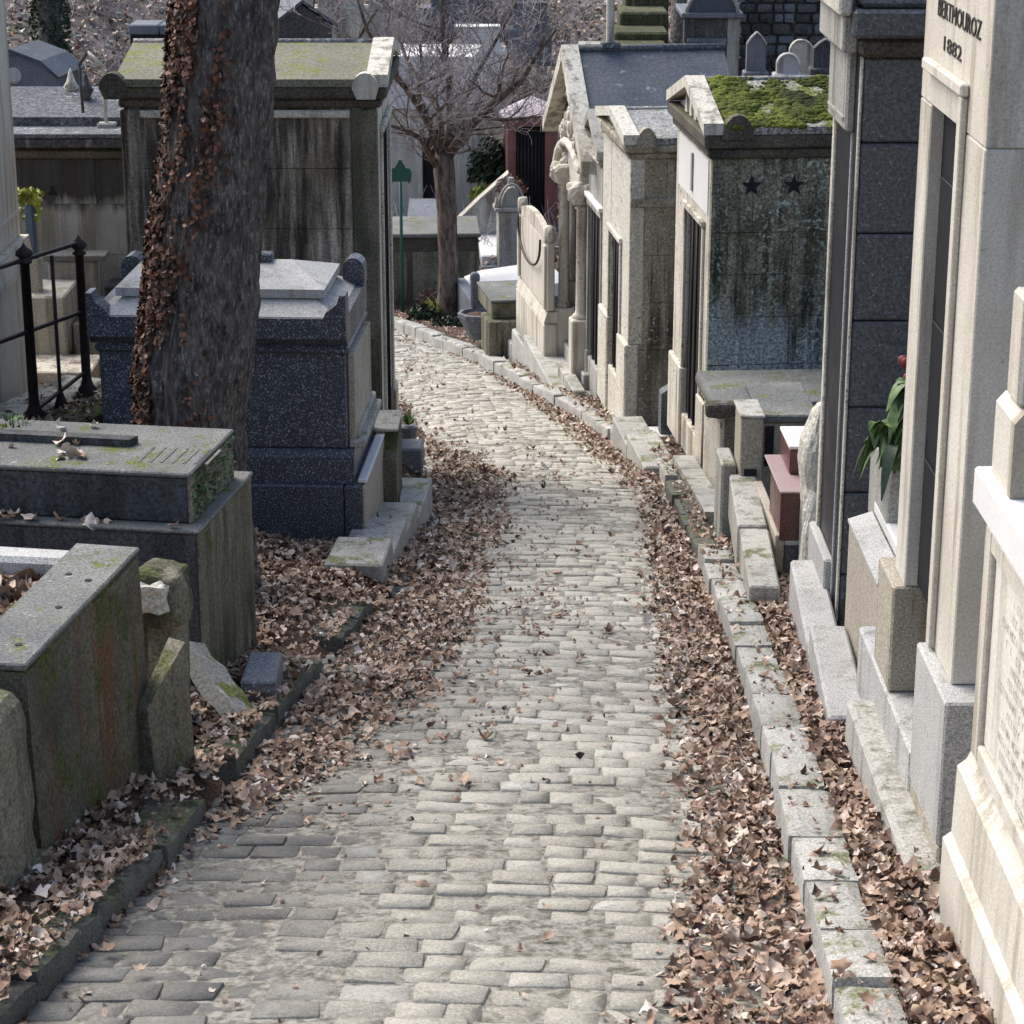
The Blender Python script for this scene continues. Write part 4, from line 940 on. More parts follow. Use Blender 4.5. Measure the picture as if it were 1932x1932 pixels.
yc1, yc2 = f.fy(1096, 650, .0), f.fy(1063, 640, .0)
for (yy, zbv) in ((yc1, 600), (yc2, 578)):
    column(T, .0, yy, -.1, f.fz(zbv, .0, yy) , z1c, .055, cream_dirty, cream)
for yy in (yc1 + .16, yc2 + .16): column(T, .12, yy, -.1, .75, z1c - .02, .045, greystone, cream, 1.4)
B(T, 'door', doorm, .13, .16, .34, D - .34, .2, z1c, b=.004); B(T, 'step', kerbm, -.3, .2, -.05, D + .05, -.2, .05, b=.015); B(T, 'step', kerbm, -.02, .2, .12, D - .12, .052, .2, b=.01)
# foliage blocks between capital and gable
for yy in (yc1, yc2):
    for k in range(5): MB().rock((-.0 + .02 * (k % 2), yy + random.uniform(-.04, .04), z1c + .18 + .085 * k), (.05, .055, .05), n=5, amp=.03, fr=10, seed=k + int(yy * 10)).build('carved_foliage', cream, T)
B(T, 'post', cream_dirty, .33, .40, D / 2 - .035, D / 2 + .035, zr + .05, zr + 1.4, b=.012); B(T, 'post_foot', greyroof, .28, .45, D / 2 - .06, D / 2 + .06, zr + .04, zr + .10, b=.01)
B(T, 'kerb_wall', greystone, -.18, -.06, -.3, D * .3, -.15, .16, b=.012)

# ---- R10 cream scrolled stele
f = frg(1031, 690, -9, .22, dz=0); T = f.thing('scrolled_stele', 'cream limestone stele with carved scrolls and a heart shaped chain on its face', 'grave stele')
d = f.fy(979, 655); zt = f.fz(455, 0, .1); W = .11
B(T, 'base', cream, -.03, W, -.01, d + .01, -.05, f.fz(612), b=.012)
MB().prism([(-.03, f.fz(610)), (W, f.fz(610)), (W, f.fz(590)), (.0, f.fz(590))], 'y', -.01, d + .01).build('base_molding', cream, T)
B(T, 'body', cream, .0, W - .03, .0, d, f.fz(588), zt, b=.01)
for a, c in ((.02, .12), (d - .12, d - .02)): B(T, 'pilaster', cream, -.025, -.001, a, c, f.fz(586), zt - .03, b=.008)
prof = [(d / 2 + d / 2 * .92 * math.cos(math.pi * k / 10), zt + .16 * math.sin(math.pi * k / 10)) for k in range(11)]; MB().prism(prof, 'x', .0, W - .05).build('arched_top', cream_dirty, T)
for yy in (.07, d - .07):
    MB().lathe([(.03, -.07), (.085, -.06), (.095, 0), (.085, .06), (.03, .07)], (0, 0, 0), 12, M=Matrix.Translation((.03, yy, zt + .07)) @ Matrix.Diagonal((.7, 1, 1, 1)) @ Matrix.Rotation(R(90), 4, 'Y')).build('scroll', cream_dirty, T, smooth=True)
hp = []
for k in range(17): a = math.pi * k / 16; hp.append((-.04, d / 2 + d * .40 * math.cos(a) * (1 - .0 * k), zt - .0 - .36 * math.sin(a) ** .8))
MB().tube(hp, .013, 5).build('chain', iron, T, smooth=True)
f = frg(1040, 722, -9, .1); T = f.thing('stone_footing', 'long pale stone footing running below the scrolled stele and flower urn', 'stone edging')
for k in range(3): B(T, 'slab', kerbm, -.0, .5, k * 1.25, k * 1.25 + 1.24, -.2 - .19 * k, .17 - .17 * k, b=.015, jit=.004)

# ---- R11 urn, low brown tomb, white lidded tomb
f = frg(905, 642, -10, .18, dz=0); T = f.thing('flower_urn', 'faceted blue-grey stone flower urn full of dead leaves', 'planter')
sc = 1.0; MB().lathe([(.10, 0), (.12, .04), (.15, .10), (.21, .22), (.235, .25), (.24, .30), (.20, .305), (.18, .26)], (0, .1, 0), 8).build('bowl', bluegrey, T)
MB().lathe([(.17, .265), (.12, .285), (.0, .30)], (0, .1, 0), 8).build('soil', soil, T)
B(T, 'headstone', bluegrey, -.05, .06, .30, .38, 0, .62, b=.02); MB().rock((.0, .34, .65), (.06, .05, .07), n=4, amp=.006, pw=2.4).build('headstone_top', bluegrey, T, smooth=True)
f = frg(978, 655, -10, .2, dz=-.02); T = f.thing('low_tomb', 'low brown two step tomb with a dull green top between urn and scrolled stele', 'tomb')
xa = f.fx(922, 640); z1 = f.fz(606); B(T, 'lower_block', mossyface, xa, .25, 0, .5, -.1, z1, b=.01); z2 = f.fz(568, 0, .2)
B(T, 'upper_block', mossyface, xa + .06, .25, .14, 1.1, z1 + .002, z2, b=.01); B(T, 'top_slab', tombtop, xa + .05, .26, .13, 1.12, z2 + .002, z2 + .03, b=.006)
f = Fr(-.30, 28.6, -10, Z=-4.40); T = f.thing('white_tomb', 'grey tomb with a bright white sloping lid behind the flower urn', 'tomb')
B(T, 'body', bluegrey, -.25, .9, -.1, 1.2, -.1, .42, b=.01); MB().prism([(-.12, .422), (1.0, .422), (1.0, .60), (.1, .50)], 'y', -.08, 1.25).build('lid', white_marble, T)

# ---- R12 tall stele with acroteria
f = Fr(-.17, 31.2, -6, Z=-4.55); T = f.thing('tall_stele', 'tall grey pillar stele with an arched top and corner ears', 'grave stele')
x0, x1 = f.fx(941, 450), f.fx(990, 450); z0, z1 = f.fz(532), f.fz(400)
B(T, 'base', greystone, x0 - .06, x1 + .06, -.04, .36, -.3, z0 + .10, b=.015); B(T, 'pillar', greystone, x0, x1, 0, .32, z0 + .102, z1, b=.01)
B(T, 'cornice', greystone, x0 - .05, x1 + .05, -.04, .36, z1 + .002, z1 + .06, b=.012); xm = (x0 + x1) / 2
MB().prism([(xm + .14 * math.cos(math.pi * k / 8), z1 + .062 + .27 * math.sin(math.pi * k / 8)) for k in range(9)], 'y', .02, .3).build('arched_top', greystone, T)
for s in (-1, 1): MB().prism([(xm + s * .19 - .05, z1 + .062), (xm + s * .19 + .05, z1 + .062), (xm + s * .21, z1 + .20)], 'y', .0, .1).build('ear', greystone, T)
pr = [(xm + .17 * math.cos(math.pi * k / 8), z1 + .07 + .31 * math.sin(math.pi * k / 8)) for k in range(9)]; MB().tube([(a, .0, b) for a, b in pr], .022, 5).build('arch_molding', greystone, T, smooth=True)
MB().rock((xm, .1, z1 + .41), (.04, .04, .05), n=3, amp=.008).build('finial', greystone, T)

# ---- R13 red crypt with pyramid roof
f = Fr(-.05, 36.5, -4, Z=-4.8); T = f.thing('red_crypt', 'red stone crypt with a pale pink pyramid roof and tall dark grille', 'burial chapel')
x0, x1 = f.fx(957, 300), f.fx(1052, 300); zc = f.fz(220); za = f.fz(186, 0, .5); D = .9
B(T, 'pillar', redcrypt, x0, x0 + .14, 0, .14, 0, zc, b=.01); B(T, 'pillar', redcrypt, x1 - .2, x1, 0, .14, 0, zc, b=.01)
B(T, 'wall', redcrypt, x0 + .01, x1 - .01, .145, D, 0, zc - .01); B(T, 'lintel', redcrypt, x0 - .03, x1 + .03, -.03, D, zc - .16, zc, b=.01)
B(T, 'grille_door', doorm, x0 + .142, x1 - .202, .08, .12, .3, zc - .17)
for k in range(8): xx = x0 + .17 + (x1 - x0 - .40) * k / 7; bar(T, 'grille_bar', iron, [(xx, .05, .4), (xx, .05, zc - .2)], .012, 4)
xm = (x0 + x1) / 2; e = .10; MB().add([(x0 - e, -e, zc + .002), (x1 + e, -e, zc + .002), (x1 + e, D + e, zc + .002), (x0 - e, D + e, zc + .002), (xm, D / 2, za + .06)], [(0, 1, 4), (1, 2, 4), (2, 3, 4), (3, 0, 4), (3, 2, 1, 0)]).build('pyramid_roof', pinkroof, T)
B(T, 'lower_band', bluegrey, x0 + .15, x1 - .2, -.05, .02, 0, .3)
# ================================================================== LEFT SIDE, near to far
def inv(T, mb, name, mat, **k): return mb.build(name, mat, T, **k)
# ---- L1 open tomb surround, front left
Xc, Yc = gp(72, 1620, .1); f = Fr(Xc, Yc, 9, Z=-.155 * Yc + .0); T = f.thing('tomb_surround', 'open topped stone tomb surround with rust and moss stained side, nearest on the left', 'tomb')
zt = f.fz(1262); d = f.fy(262, 1086); wt = .235
w2 = -f.fx(0, 1262)
m = MB().prism([(-wt, 0.06), (0, -.06), (0, zt - .02), (-.006, zt), (-wt, zt), ], 'y', 0, d); 
# right hand wall, slightly battered and bowed in plan with a chipped inner edge
vs = []; n = 9
def wallstrip(T, name, mat, x0, x1, y0, y1, z0, z1, n=9, amp=.012, batter=.03, seed=1):
    mb = MB(); vs, fs = [], []
    for j in range(n + 1):
        y = y0 + (y1 - y0) * j / n
        for i, (x, z) in enumerate(((x1 + batter, z0), (x1 + batter * .3, z0 + (z1 - z0) * .5), (x1, z1 - .012), (x1 - .012, z1), (x0 + .012, z1), (x0, z1 - .015), (x0, z0))):
            q = Vector((i * 1.3 + seed, y * 3, z * 3)); vs.append((x + amp * mn.noise(q) * (1.6 if i in (4, 5) else 1), y, z + amp * .6 * mn.noise(q + Vector((7, 1, 2)))))
    for j in range(n):
        for i in range(6): fs.append((j * 7 + i, (j + 1) * 7 + i, (j + 1) * 7 + i + 1, j * 7 + i + 1))
    fs.append(tuple(range(7))); fs.append(tuple(range(n * 7, n * 7 + 7))[::-1])
    return mb.add(vs, fs).build(name, mat, T)
wallstrip(T, 'side_wall', rustface, -wt, 0, 0, d, -.25, zt - .012)
B(T, 'coping', tombtop, -wt - .004, .006, -.006, d + .004, zt - .011, zt + .016, b=.006, jit=.003)
B(T, 'front_wall', greytomb, -1.6, -wt - .006, .0, .16, .28, zt - .005, b=.01); B(T, 'front_coping', tombtop, -1.6, -wt - .008, -.008, .17, zt - .003, zt + .014, b=.006)
B(T, 'front_footing', rustface, -1.6, -wt - .002, .05, .16, -.25, .278, b=.01)
B(T, 'back_wall', pale_granite, -1.6, -wt - .02, d - .10, d + .06, -.1, zt - .02, b=.02, jit=.008)
for (u, v) in ((100, 1298), (232, 1152), (228, 1175), (150, 1227), (245, 1158)):
    yy = f.fy(u, v, -wt * .5); xx = f.fx(u, v, yy)
for (xx, yy) in ((-.16, .12), (-.08, .16), (-.07, .52), (-.15, .85), (-.06, .80)):
    MB().lathe([(.013, 0), (.013, .003)], (xx, yy, zt + .0162), 8).build('bolt_hole', void, T)
fill = []
for _ in range(1500):
    x, y = random.uniform(-1.3, -wt - .01), random.uniform(.17, d - .1); fill.append(f.world(x, y, zt - .13 + .08 * mn.noise(Vector((x * 4, y * 4, 0))) + random.uniform(0, .04)))
leaf_patch('fallen_leaves', 'dead leaves filling the open stone tomb surround at the left edge', fill, tones=(.5, .22))
B(T, 'fill', soil, -1.55, -wt - .01, .165, d - .11, -.1, zt - .14)
# mossy block piece in front (left edge)
f2 = Fr(*gp(20, 1680, .1), 9); X2, Y2 = f2.X, f2.Y
f2 = Fr(X2, Y2, 9, Z=-.155 * Y2); T2 = f2.thing('corner_post', 'short mossy grey stone corner post with rounded top at the far left front', 'stone post')
x1 = f2.fx(38, 1500); z1 = f2.fz(1358); MB().rock((x1 - .25, .14, z1 / 2 - .1), (.19, .15, z1 / 2 + .1), n=9, amp=.03, fr=3, seed=4, pw=7).build('post', mossyface, T2)
MB().rock((x1 - .10, .2, -.02), (.10, .12, .14), n=6, amp=.04, fr=4, seed=9).build('foot', mossyface, T2)
# ---- broken pieces between the two left tombs
f = Fr(*gp(275, 1480, .1), 9); f = Fr(f.X, f.Y, 9, Z=-.155 * f.Y + .05); S = .62; T = f.thing('broken_wall', 'leaning broken concrete wall slab wedged behind the rust stained tomb', 'broken wall')
z1 = f.fz(1215, 0, .35)
MB().hull8([(-.06, .12, -.2), (.02, .10, -.2), (.075, .40, -.2), (-.03, .44, -.2), (-.07, .14, z1 * .60), (-.02, .12, z1 * .64), (.055, .38, z1), (-.02, .42, z1)]).build('slab', mossyface, T)
f = Fr(*gp(300, 1360, .2), 9); f = Fr(f.X - .02, f.Y + .25, 9, Z=-.155 * f.Y + .2); T = f.thing('mossy_block', 'rounded mossy stone block with a pale broken face behind the front left tomb', 'stone block')
zc = f.fz(1130); xc = f.fx(300, 1130); MB().rock((xc, .1, zc), (.10, .12, .11), n=8, amp=.035, fr=4, seed=12, pw=6).build('stone', mossyface, T)
MB().rock((xc - .03, -.035, zc + .01), (.07, .04, .06), n=8, amp=.045, fr=11, seed=2).build('broken_face', roughlight, T); B(T, 'support', mossyface, xc - .10, xc + .05, .02, .2, -.3, zc - .1, jit=.01)
# tilted slab
Xs, Ys = gp(418, 1372, .06); f = Fr(Xs, Ys, 0, Z=-.155 * Ys); T = f.thing('tilted_slab', 'broken stone slab lying tilted among leaves beside the big left tomb', 'broken slab')
A = at(350, 1205, Ys + .22) - Vector((f.X, f.Y, f.Z)); Bp = at(462, 1376, Ys - .02) - Vector((f.X, f.Y, f.Z)); A2 = at(388, 1212, Ys + .34) - Vector((f.X, f.Y, f.Z)); B2 = at(492, 1358, Ys + .12) - Vector((f.X, f.Y, f.Z)); th = Vector((-.045, -.01, -.05))
m = MB(); n = 6; top, bot = [], []
for k in range(n + 1):
    t = k / n; j1, j2 = random.uniform(-.008, .008), random.uniform(-.012, .012); top.append((A.lerp(Bp, t) + Vector((j1, 0, j1)), A2.lerp(B2, t) + Vector((j2, 0, j2)))); bot.append((top[-1][0] + th, top[-1][1] + th))
vs = [p for k in range(n + 1) for p in (top[k][0], top[k][1], bot[k][1], bot[k][0])]; fs = [(k * 4 + a, k * 4 + (a + 1) % 4, k * 4 + 4 + (a + 1) % 4, k * 4 + 4 + a) for k in range(n) for a in range(4)] + [(0, 3, 2, 1), (n * 4, n * 4 + 1, n * 4 + 2, n * 4 + 3)]
m.add(vs, fs).build('slab', concrete, T)
B(T, 'stub', bluegrey, f.fx(450, 1275, .35), f.fx(515, 1250, .35), .40, .75, -.1, .10, b=.01)

# ---- L3 big slab tomb
X3, Y3 = gp(384, 1303, .1); f = Fr(X3, Y3, 9, Z=-.155 * Y3); T = f.thing('slab_tomb', 'large dark grey slab tomb with lichened top and mossy end', 'tomb')
z1 = f.fz(1000); d = f.fy(468, 893); z2b = z1; 
B(T, 'plinth', greytomb, -2.6, -.004, 0.0, d + .02, -.2, z1 - .02, b=.008)
B(T, 'end_panel', mossyface, -.003, .008, .004, d + .016, -.15, z1 - .022, b=.003, label='moss streaked end face of the plinth')
B(T, 'plinth_top', tombtop, -2.62, .016, -.012, d + .03, z1 - .018, z1, b=.006)
xi, yi = f.fx(362, 990, .07), .07; zt = f.fz(893, xi, yi) ; yb = f.fy(420, 816, xi)
yb = max(yb, .75)
B(T, 'upper_block', greytomb, -2.6, xi - .016, yi, yb, z1 + .002, zt - .022, b=.008)
B(T, 'top_slab', tombtop, -2.62, xi + .002, yi - .012, yb + .01, zt - .02, zt, b=.006)
m = MB()
for k in range(900):
    y, z = random.uniform(yi + .02, yb), random.uniform(z1, zt - .03); 
    if random.random() < .25 + .5 * (mn.noise(Vector((y * 5, z * 7, 0))) + .5): continue
    s = random.uniform(.008, .022); x = xi - .014 + random.uniform(0, .014); m.add([(x, y - s, z), (x, y + s, z + s * .4), (x + random.uniform(.006, .02), y, z + random.uniform(-.5, 1.3) * s)], [(0, 1, 2)])
o = m.build('moss', leafgreen, T, fix=False); tag(o, kind='stuff')
B(T, 'end_face', mossyface, xi - .015, xi - .001, yi + .004, yb - .004, z1 + .003, zt - .024, b=.003)
u0, u1 = f.fx(0, 835, .45), f.fx(250, 838, .45)
MB().prism([(u0 - .6, .42), (u1, .40), (u1 + .02, .47), (u0 - .6, .49)], 'z', zt + .001, zt + .035).build('epitaph_bar', greytomb, T)
for k in range(7): B(T, 'carved_mark', tombtop, u1 + .10 + .05 * k, u1 + .115 + .05 * k, .20, .42, zt + .0008, zt + .003, b=.0008)
lp = [f.world(random.uniform(-1.3, -.6), random.uniform(.25, .7), zt + .01) for _ in range(14)] + [f.world(xi - 1.0 * random.random(), random.uniform(.0, .05), z1 + .01) for _ in range(14)]
lp += [f.world(-.6 + random.uniform(-.1, .05), .22 + random.uniform(-.04, .04), zt + .012) for _ in range(8)]
leaf_patch('fallen_leaves', 'few pale dead leaves scattered on the large slab tomb', lp, tones=(.9, .1), s=(.04, .08))
blades('grass_tuft', 'green moss tuft on the far left corner of the slab tomb', 'grass', f.world(f.fx(18, 800, yb - .05), yb - .05, zt - .01), 70, .06, .09, leafgreen)

# ---- L6 leaning tree with dry ivy
Yt = 11.45
cl = [(362, 1010, 128), (364, 900, 106), (366, 800, 102), (371, 700, 108), (380, 600, 104), (388, 500, 101), (396, 400, 99), (407, 300, 96), (416, 200, 94), (423, 100, 92), (430, 0, 91), (438, -120, 90), (446, -260, 88)]
base = at(cl[0][0], cl[0][1], Yt); f = Fr(base.x, Yt, 0, Z=ground(base.x, Yt) - .1)
T = f.thing('leaning_tree', 'thick leaning tree trunk with rough grey bark and dry red ivy on its left side', 'tree')
pts = [at(u, v, Yt) - Vector((f.X, f.Y, f.Z)) for u, v, _ in cl]; rad = [q[2] / F * Yt / math.cos(R(8)) * .955 for q in cl]
pts = [Vector((pts[0].x, 0, -.3))] + pts; rad = [rad[0] * 1.15] + rad
P2, R2 = [], []
for i in range(len(pts) - 1):
    for k in range(16): t = k / 16; P2.append(pts[i].lerp(pts[i + 1], t)); R2.append(rad[i] + (rad[i + 1] - rad[i]) * t)
P2.append(pts[-1]); R2.append(rad[-1])
m = MB(); SD = 90; vs = []
for i, p in enumerate(P2):
    for k in range(SD):
        a = 2 * math.pi * k / SD; c, s = math.cos(a), math.sin(a)
        r = R2[i] * (1 + .07 * mn.noise(Vector((c * 1.3, s * 1.3, p.z * .9)))) + .018 * mn.fractal(Vector((c * 5, s * 5, p.z * 1.6)), .7, 2, 4) + .030 * abs(mn.noise(Vector((c * 7 + .4 * mn.noise(Vector((0, 3, p.z * 3))), s * 7, p.z * 2.6)))) + .012 * abs(mn.noise(Vector((c * 19, s * 19, p.z * 8))))
        vs.append((p.x + c * r, p.y + s * r, p.z))
fs = [(j * SD + k, j * SD + (k + 1) % SD, (j + 1) * SD + (k + 1) % SD, (j + 1) * SD + k) for j in range(len(P2) - 1) for k in range(SD)]
m.add(vs, fs); m.build('trunk', bark, T, smooth=True, fix=False)
top = P2[-1]
for k in range(4):
    a = k * 1.6 + .3; q = [top + Vector((0, 0, -.2))]; 
    for j in range(5): q.append(q[-1] + Vector((math.cos(a) * .5, math.sin(a) * .5, .75 - .05 * j)))
    MB().tube(q, [.17, .14, .11, .08, .05, .02], 9, wob=.15).build('limb', bark, T, smooth=True, fix=False)
# dry ivy: leaves hugging the camera-left half
IP, IS, IT, IM = [], [], [], []
def trunk_at(z):
    for i in range(len(P2) - 1):
        if P2[i].z <= z <= P2[i + 1].z: t = (z - P2[i].z) / (P2[i + 1].z - P2[i].z); return P2[i].lerp(P2[i + 1], t), R2[i] + (R2[i + 1] - R2[i]) * t
    return P2[-1], R2[-1]
for _ in range(52000):
    z = random.uniform(.2, 4.3); a = math.pi + random.uniform(-.8, 1.95)          # 180 = left, 270 = towards camera
    p, r = trunk_at(z); w_ = (1 - sm(a, math.pi + .85, math.pi + 1.95)) * (.75 + .45 * sm(z, 1.5, 3.5))
    n_ = mn.fractal(Vector((a * 2.2, z * 1.1, 1)), .8, 2, 4) + .5 * mn.noise(Vector((a * 5, z * 5, 5)))
    if a > math.pi + .75 and n_ < -.16 + .30 * (a - math.pi - .75) - .10 * sm(z, 1, 3): continue
    if random.random() > w_ * (.27 + .8 * n_) + .012: continue
    rr = r * 1.05 + random.uniform(.016, .045)
    IP.append((f.X + p.x + math.cos(a) * rr, f.Y + p.y + math.sin(a) * rr, f.Z + p.z)); IS.append(random.uniform(.016, .045)); IT.append(min(1, max(0, random.gauss(.45, .24))))
    nrm = Vector((math.cos(a) + random.uniform(-.6, .6), math.sin(a) + random.uniform(-.6, .6), random.uniform(-.3, .9))).normalized()
    Mx = nrm.to_track_quat('Z', 'Y').to_matrix() @ Matrix.Rotation(random.uniform(0, 6.28), 3, 'Z'); IM.append([list(q) for q in Mx])
IVT = [(np.array([(0, -.5, 0), (.42, -.1, c1), (.25, .25, 0), (0, .55, c2), (-.3, .2, 0), (-.4, -.15, c3)], dtype=np.float32), np.array([(0, 1, 2), (0, 2, 3), (0, 3, 4), (0, 4, 5)], dtype=np.int32)) for c1, c2, c3 in ((.15, .1, .2), (-.1, .25, .1), (.3, -.1, .05), (.05, .3, -.15))]
ivy = scatter('ivy_leaves', [(a - f.X, b - f.Y, c - f.Z) for a, b, c in IP], IS, IT, ivym, RM=np.array(IM), parent=T, temps=IVT); tag(ivy, 'dry red-brown ivy leaves on the left side', kind='stuff')
for k in range(9):
    a = math.pi + random.uniform(-.3, 1.1); q = []
    for j in range(26):
        z = .1 + j * .18; p, r = trunk_at(z); a += random.uniform(-.10, .10); q.append((p.x + math.cos(a) * r * 1.05, p.y + math.sin(a) * r * 1.05, z))
    MB().tube(q, random.uniform(.008, .018), 5, wob=.3).build('ivy_vine', bark2, T, smooth=True, fix=False)

# ---- L4 dark blue granite sarcophagus
X4, Y4 = gp(685, 1032, .08); f = Fr(X4, Y4, 3, Z=-.155 * Y4 + .05); T = f.thing('blue_granite_tomb', 'dark blue granite sarcophagus with pale domed lid and corner horns behind the tree', 'tomb')
d = 1.05; 
def Lx(u, v, y=0): return f.fx(u, v, y)
zA, zB, zC, zD, zE, zF = f.fz(918), f.fz(868), f.fz(655, 0, .05), f.fz(603, 0, .0), f.fz(560), f.fz(880)
xl_ = f.fx(186, 700, .05); xr_ = f.fx(652, 700, .05); xb = f.fx(670, 900)
B(T, 'base_block', bluegran, f.fx(465, 950) - .02 - .9, -.11, 0, d, -.25, zA, b=.008); B(T, 'base_block', bluegran, -.105, .0, 0, d, -.25, zA, b=.008)
MB().prism([(.04, zA + .002), (.04, zB), (.09, zB + .04), (d, zB + .04), (d, zA + .002)], 'x', xl_ - .03, xb - .01).build('base_molding', bluegran, T)
B(T, 'body', bluegran, xl_, xr_, .08, d - .05, zB + .042, zC, b=.012)
x0, x1 = f.fx(163, 600), f.fx(652, 600)
MB().prism([(.07, zC + .002), (.02, zC + .05), (.0, zC + .055), (.0, zD), (d, zD), (d, zC + .002)], 'x', x0, x1).build('cap', bluegran, T)
B(T, 'neck_molding', bluegran, xl_ - .02, xr_ + .02, .055, d - .03, zC - .05, zC + .0, b=.015)
zl = f.fz(606, 0, .02)
# pale sloping lid in two pyramidal stages
m = MB(); m.add([(x0 + .05, .03, zD + .002), (x1 - .05, .03, zD + .002), (x1 - .05, d - .03, zD + .002), (x0 + .05, d - .03, zD + .002), (x0 + .22, .2, zD + .09), (x1 - .22, .2, zD + .09), (x1 - .22, d - .2, zD + .09), (x0 + .22, d - .2, zD + .09)], [(0, 1, 5, 4), (1, 2, 6, 5), (2, 3, 7, 6), (3, 0, 4, 7), (4, 5, 6, 7), (3, 2, 1, 0)]); m.build('lid', pale_granite, T)
zq = zD + .135; m = MB(); m.add([(x0 + .14, .16, zD + .085), (x1 - .14, .16, zD + .085), (x1 - .14, d - .16, zD + .085), (x0 + .14, d - .16, zD + .085), (x0 + .14, .16, zq), (x1 - .14, .16, zq), (x1 - .14, d - .16, zq), (x0 + .14, d - .16, zq), (x0 + .38, d * .5, zq + .10), (x1 - .38, d * .5, zq + .10)],
      [(0, 1, 5, 4), (1, 2, 6, 5), (2, 3, 7, 6), (3, 0, 4, 7), (4, 5, 9, 8), (5, 6, 9), (6, 7, 8, 9), (7, 4, 8), (3, 2, 1, 0)]); m.build('upper_lid', pale_granite, T)
def horn(x, y, s, hgt):
    prof = [(0, 0), (s * .13, 0), (s * .115, hgt * .25), (s * .05, hgt * .62), (s * .035, hgt), (0, hgt)]
    return MB().prism([(x + a, zD + .003 + b) for a, b in prof], 'y', y, y + .14).build('corner_horn', bluegran, T)
hh = f.fz(560) - zD
horn(x0, 0, 1, hh); horn(x1, 0, -1, hh)
for xx in (x0 + .02, x1 - .12):
    hz = .17; prof = [(xx + .06 + .065 * math.cos(math.pi * k / 6), zD + .10 + .07 * math.sin(math.pi * k / 6)) for k in range(7)] + [(xx - .005, zD), (xx + .125, zD)]
    MB().prism(prof, 'y', d - .16, d).build('corner_horn', bluegran, T)
B(T, 'lid_boss', bluegran, (x0 + x1) / 2 + .14, (x0 + x1) / 2 + .26, d * .5 - .05, d * .5 + .05, zq + .09, zq + .14, b=.008)
# stepped tan stone end turned to the path
B(T, 'end_slab', warm_granite, xr_ + .002, xr_ + .045, .12, d - .1, zB + .05, zC - .06, b=.006, label='tan weathered stone end panel')
for k in range(3): B(T, 'end_step', greystone, xr_ + .003 + .0, xb - .02 + .035 * (2 - k), .10 + .04 * k, d - .02, zB + .043 - .0 + .05 * k - .0, zB + .09 + .05 * k, b=.008)
B(T, 'end_face', warm_granite, .001, .02, .004, d, -.2, zA - .004, b=.005, label='tan weathered face of the base'); B(T, 'end_cap', white_marble, -.03, .025, .05, d, zA + .003, zA + .03, b=.006)

# second tan stele behind it
f = Fr(X4 + .12, Y4 + .95, 1, Z=-.155 * (Y4 + .95)); T = f.thing('stele', 'low mossy slanting stele between the blue granite tomb and the big streaked chapel', 'grave stele')
z1, z2 = f.fz(850), f.fz(930); 
MB().prism([(0, z2 - .3), (.0, z1 - .06), (.06, z1), (.52, z1 + .10), (.52, -.15), (.03, -.15)], 'x', -.10, .035).build('body', mossyface, T)
B(T, 'cap', greystone, -.11, .045, .05, .5, z1 + .105, z1 + .125, b=.006); B(T, 'shaft', mossyface, -.14, -.05, .35, .60, -.1, f.fz(815, 0, .3), b=.01); B(T, 'dark_strip', blackgran, .036, .042, .10, .17, -.05, z2 - .05, b=.002)
# footing slabs
f = Fr(*gp(722, 1062, .16), 4); f = Fr(f.X, f.Y, 4, Z=-.155 * f.Y); T = f.thing('stone_footing', 'grey footing slabs stepping down beside the blue tomb and streaked chapel', 'stone edging')
ed = [0, .48, 1.15, 1.75, 2.6]
for k in range(4):
    y0, y1 = ed[k], ed[k + 1] - .008; za = .15 - .10 * k
    B(T, 'slab', (kerbm, greystone, greystone, kerbm)[k], -.30 - (.02 if k == 0 else 0), .0, y0, y1, za - .30, za, b=.01, jit=.004)
lp = [f.world(random.uniform(-.26, -.02), random.choice((.42, .5, .55, 1.2, 1.15)) + random.uniform(-.06, .08), .13 - .10 * (1.0 if 0 else 0)) for _ in range(24)]
leaf_patch('fallen_leaves', 'dead leaves caught on the grey footing slabs by the blue tomb', [Vector((p.x, p.y, -.155 * p.y + .11 + .06)) for p in lp])
f = Fr(-.76, Y4 + 3.4, 0, Z=-.155 * (Y4 + 3.4)); T = f.thing('flower_box', 'small blue-grey flower box with a green sprig beside the chapel door', 'planter')
B(T, 'box_body', bluegrey, -.12, .10, 0, .28, 0, .20, b=.015); MB().lathe([(.04, 0), (.06, .10), (.07, .18)], (-.02, .5, .05), 10).build('pot', bluegrey, T); 
m = MB()
for k in range(26): a = random.uniform(0, 6.28); c = Vector((-.02, .5, .24)); e = c + Vector((math.cos(a) * .06, math.sin(a) * .06, random.uniform(.02, .14))); s = Vector((-math.sin(a), math.cos(a), 0)) * .018; m.add([c, (c + e) / 2 + s, e, (c + e) / 2 - s], [(0, 1, 2, 3)])
m.build('sprig', leafgreen, T, fix=False)

# ---- L5 big streaked chapel
f = Fr(-.885, 15.1, .2, Z=-.155 * 15.1); T = f.thing('streaked_chapel', 'big burial chapel with long soot streaked wall and olive mossy slab roof behind the tree', 'burial chapel')
xL = f.fx(243, 400); H = f.fz(203); ent = f.fz(165, 0, -.07) - H; D = 1.55; W = -xL
rise = f.fz(76, -1, D / 2) - H - ent - .06
y0, y1 = .36, D - .30
chapel(T, 1, D, W, H, rise, (y0, y1, .25, f.fz(258, 0, y0)), blackwall, cream_dirty, oliveroof, blackcorn, ent=ent, over=.07, rows=7, cols=3, pl=.45, jamb=.03)
B(T, 'corner_pier', mossyface, -.17, .006, -.035, -.002, -.2, H - .01, b=.01); B(T, 'corner_pier', blackwall, -W - .02, -W + .10, -.035, -.002, -.2, H - .01, b=.01)
B(T, 'base_course', mossyface, -W, .02, -.06, -.037, -.2, .42, b=.012)
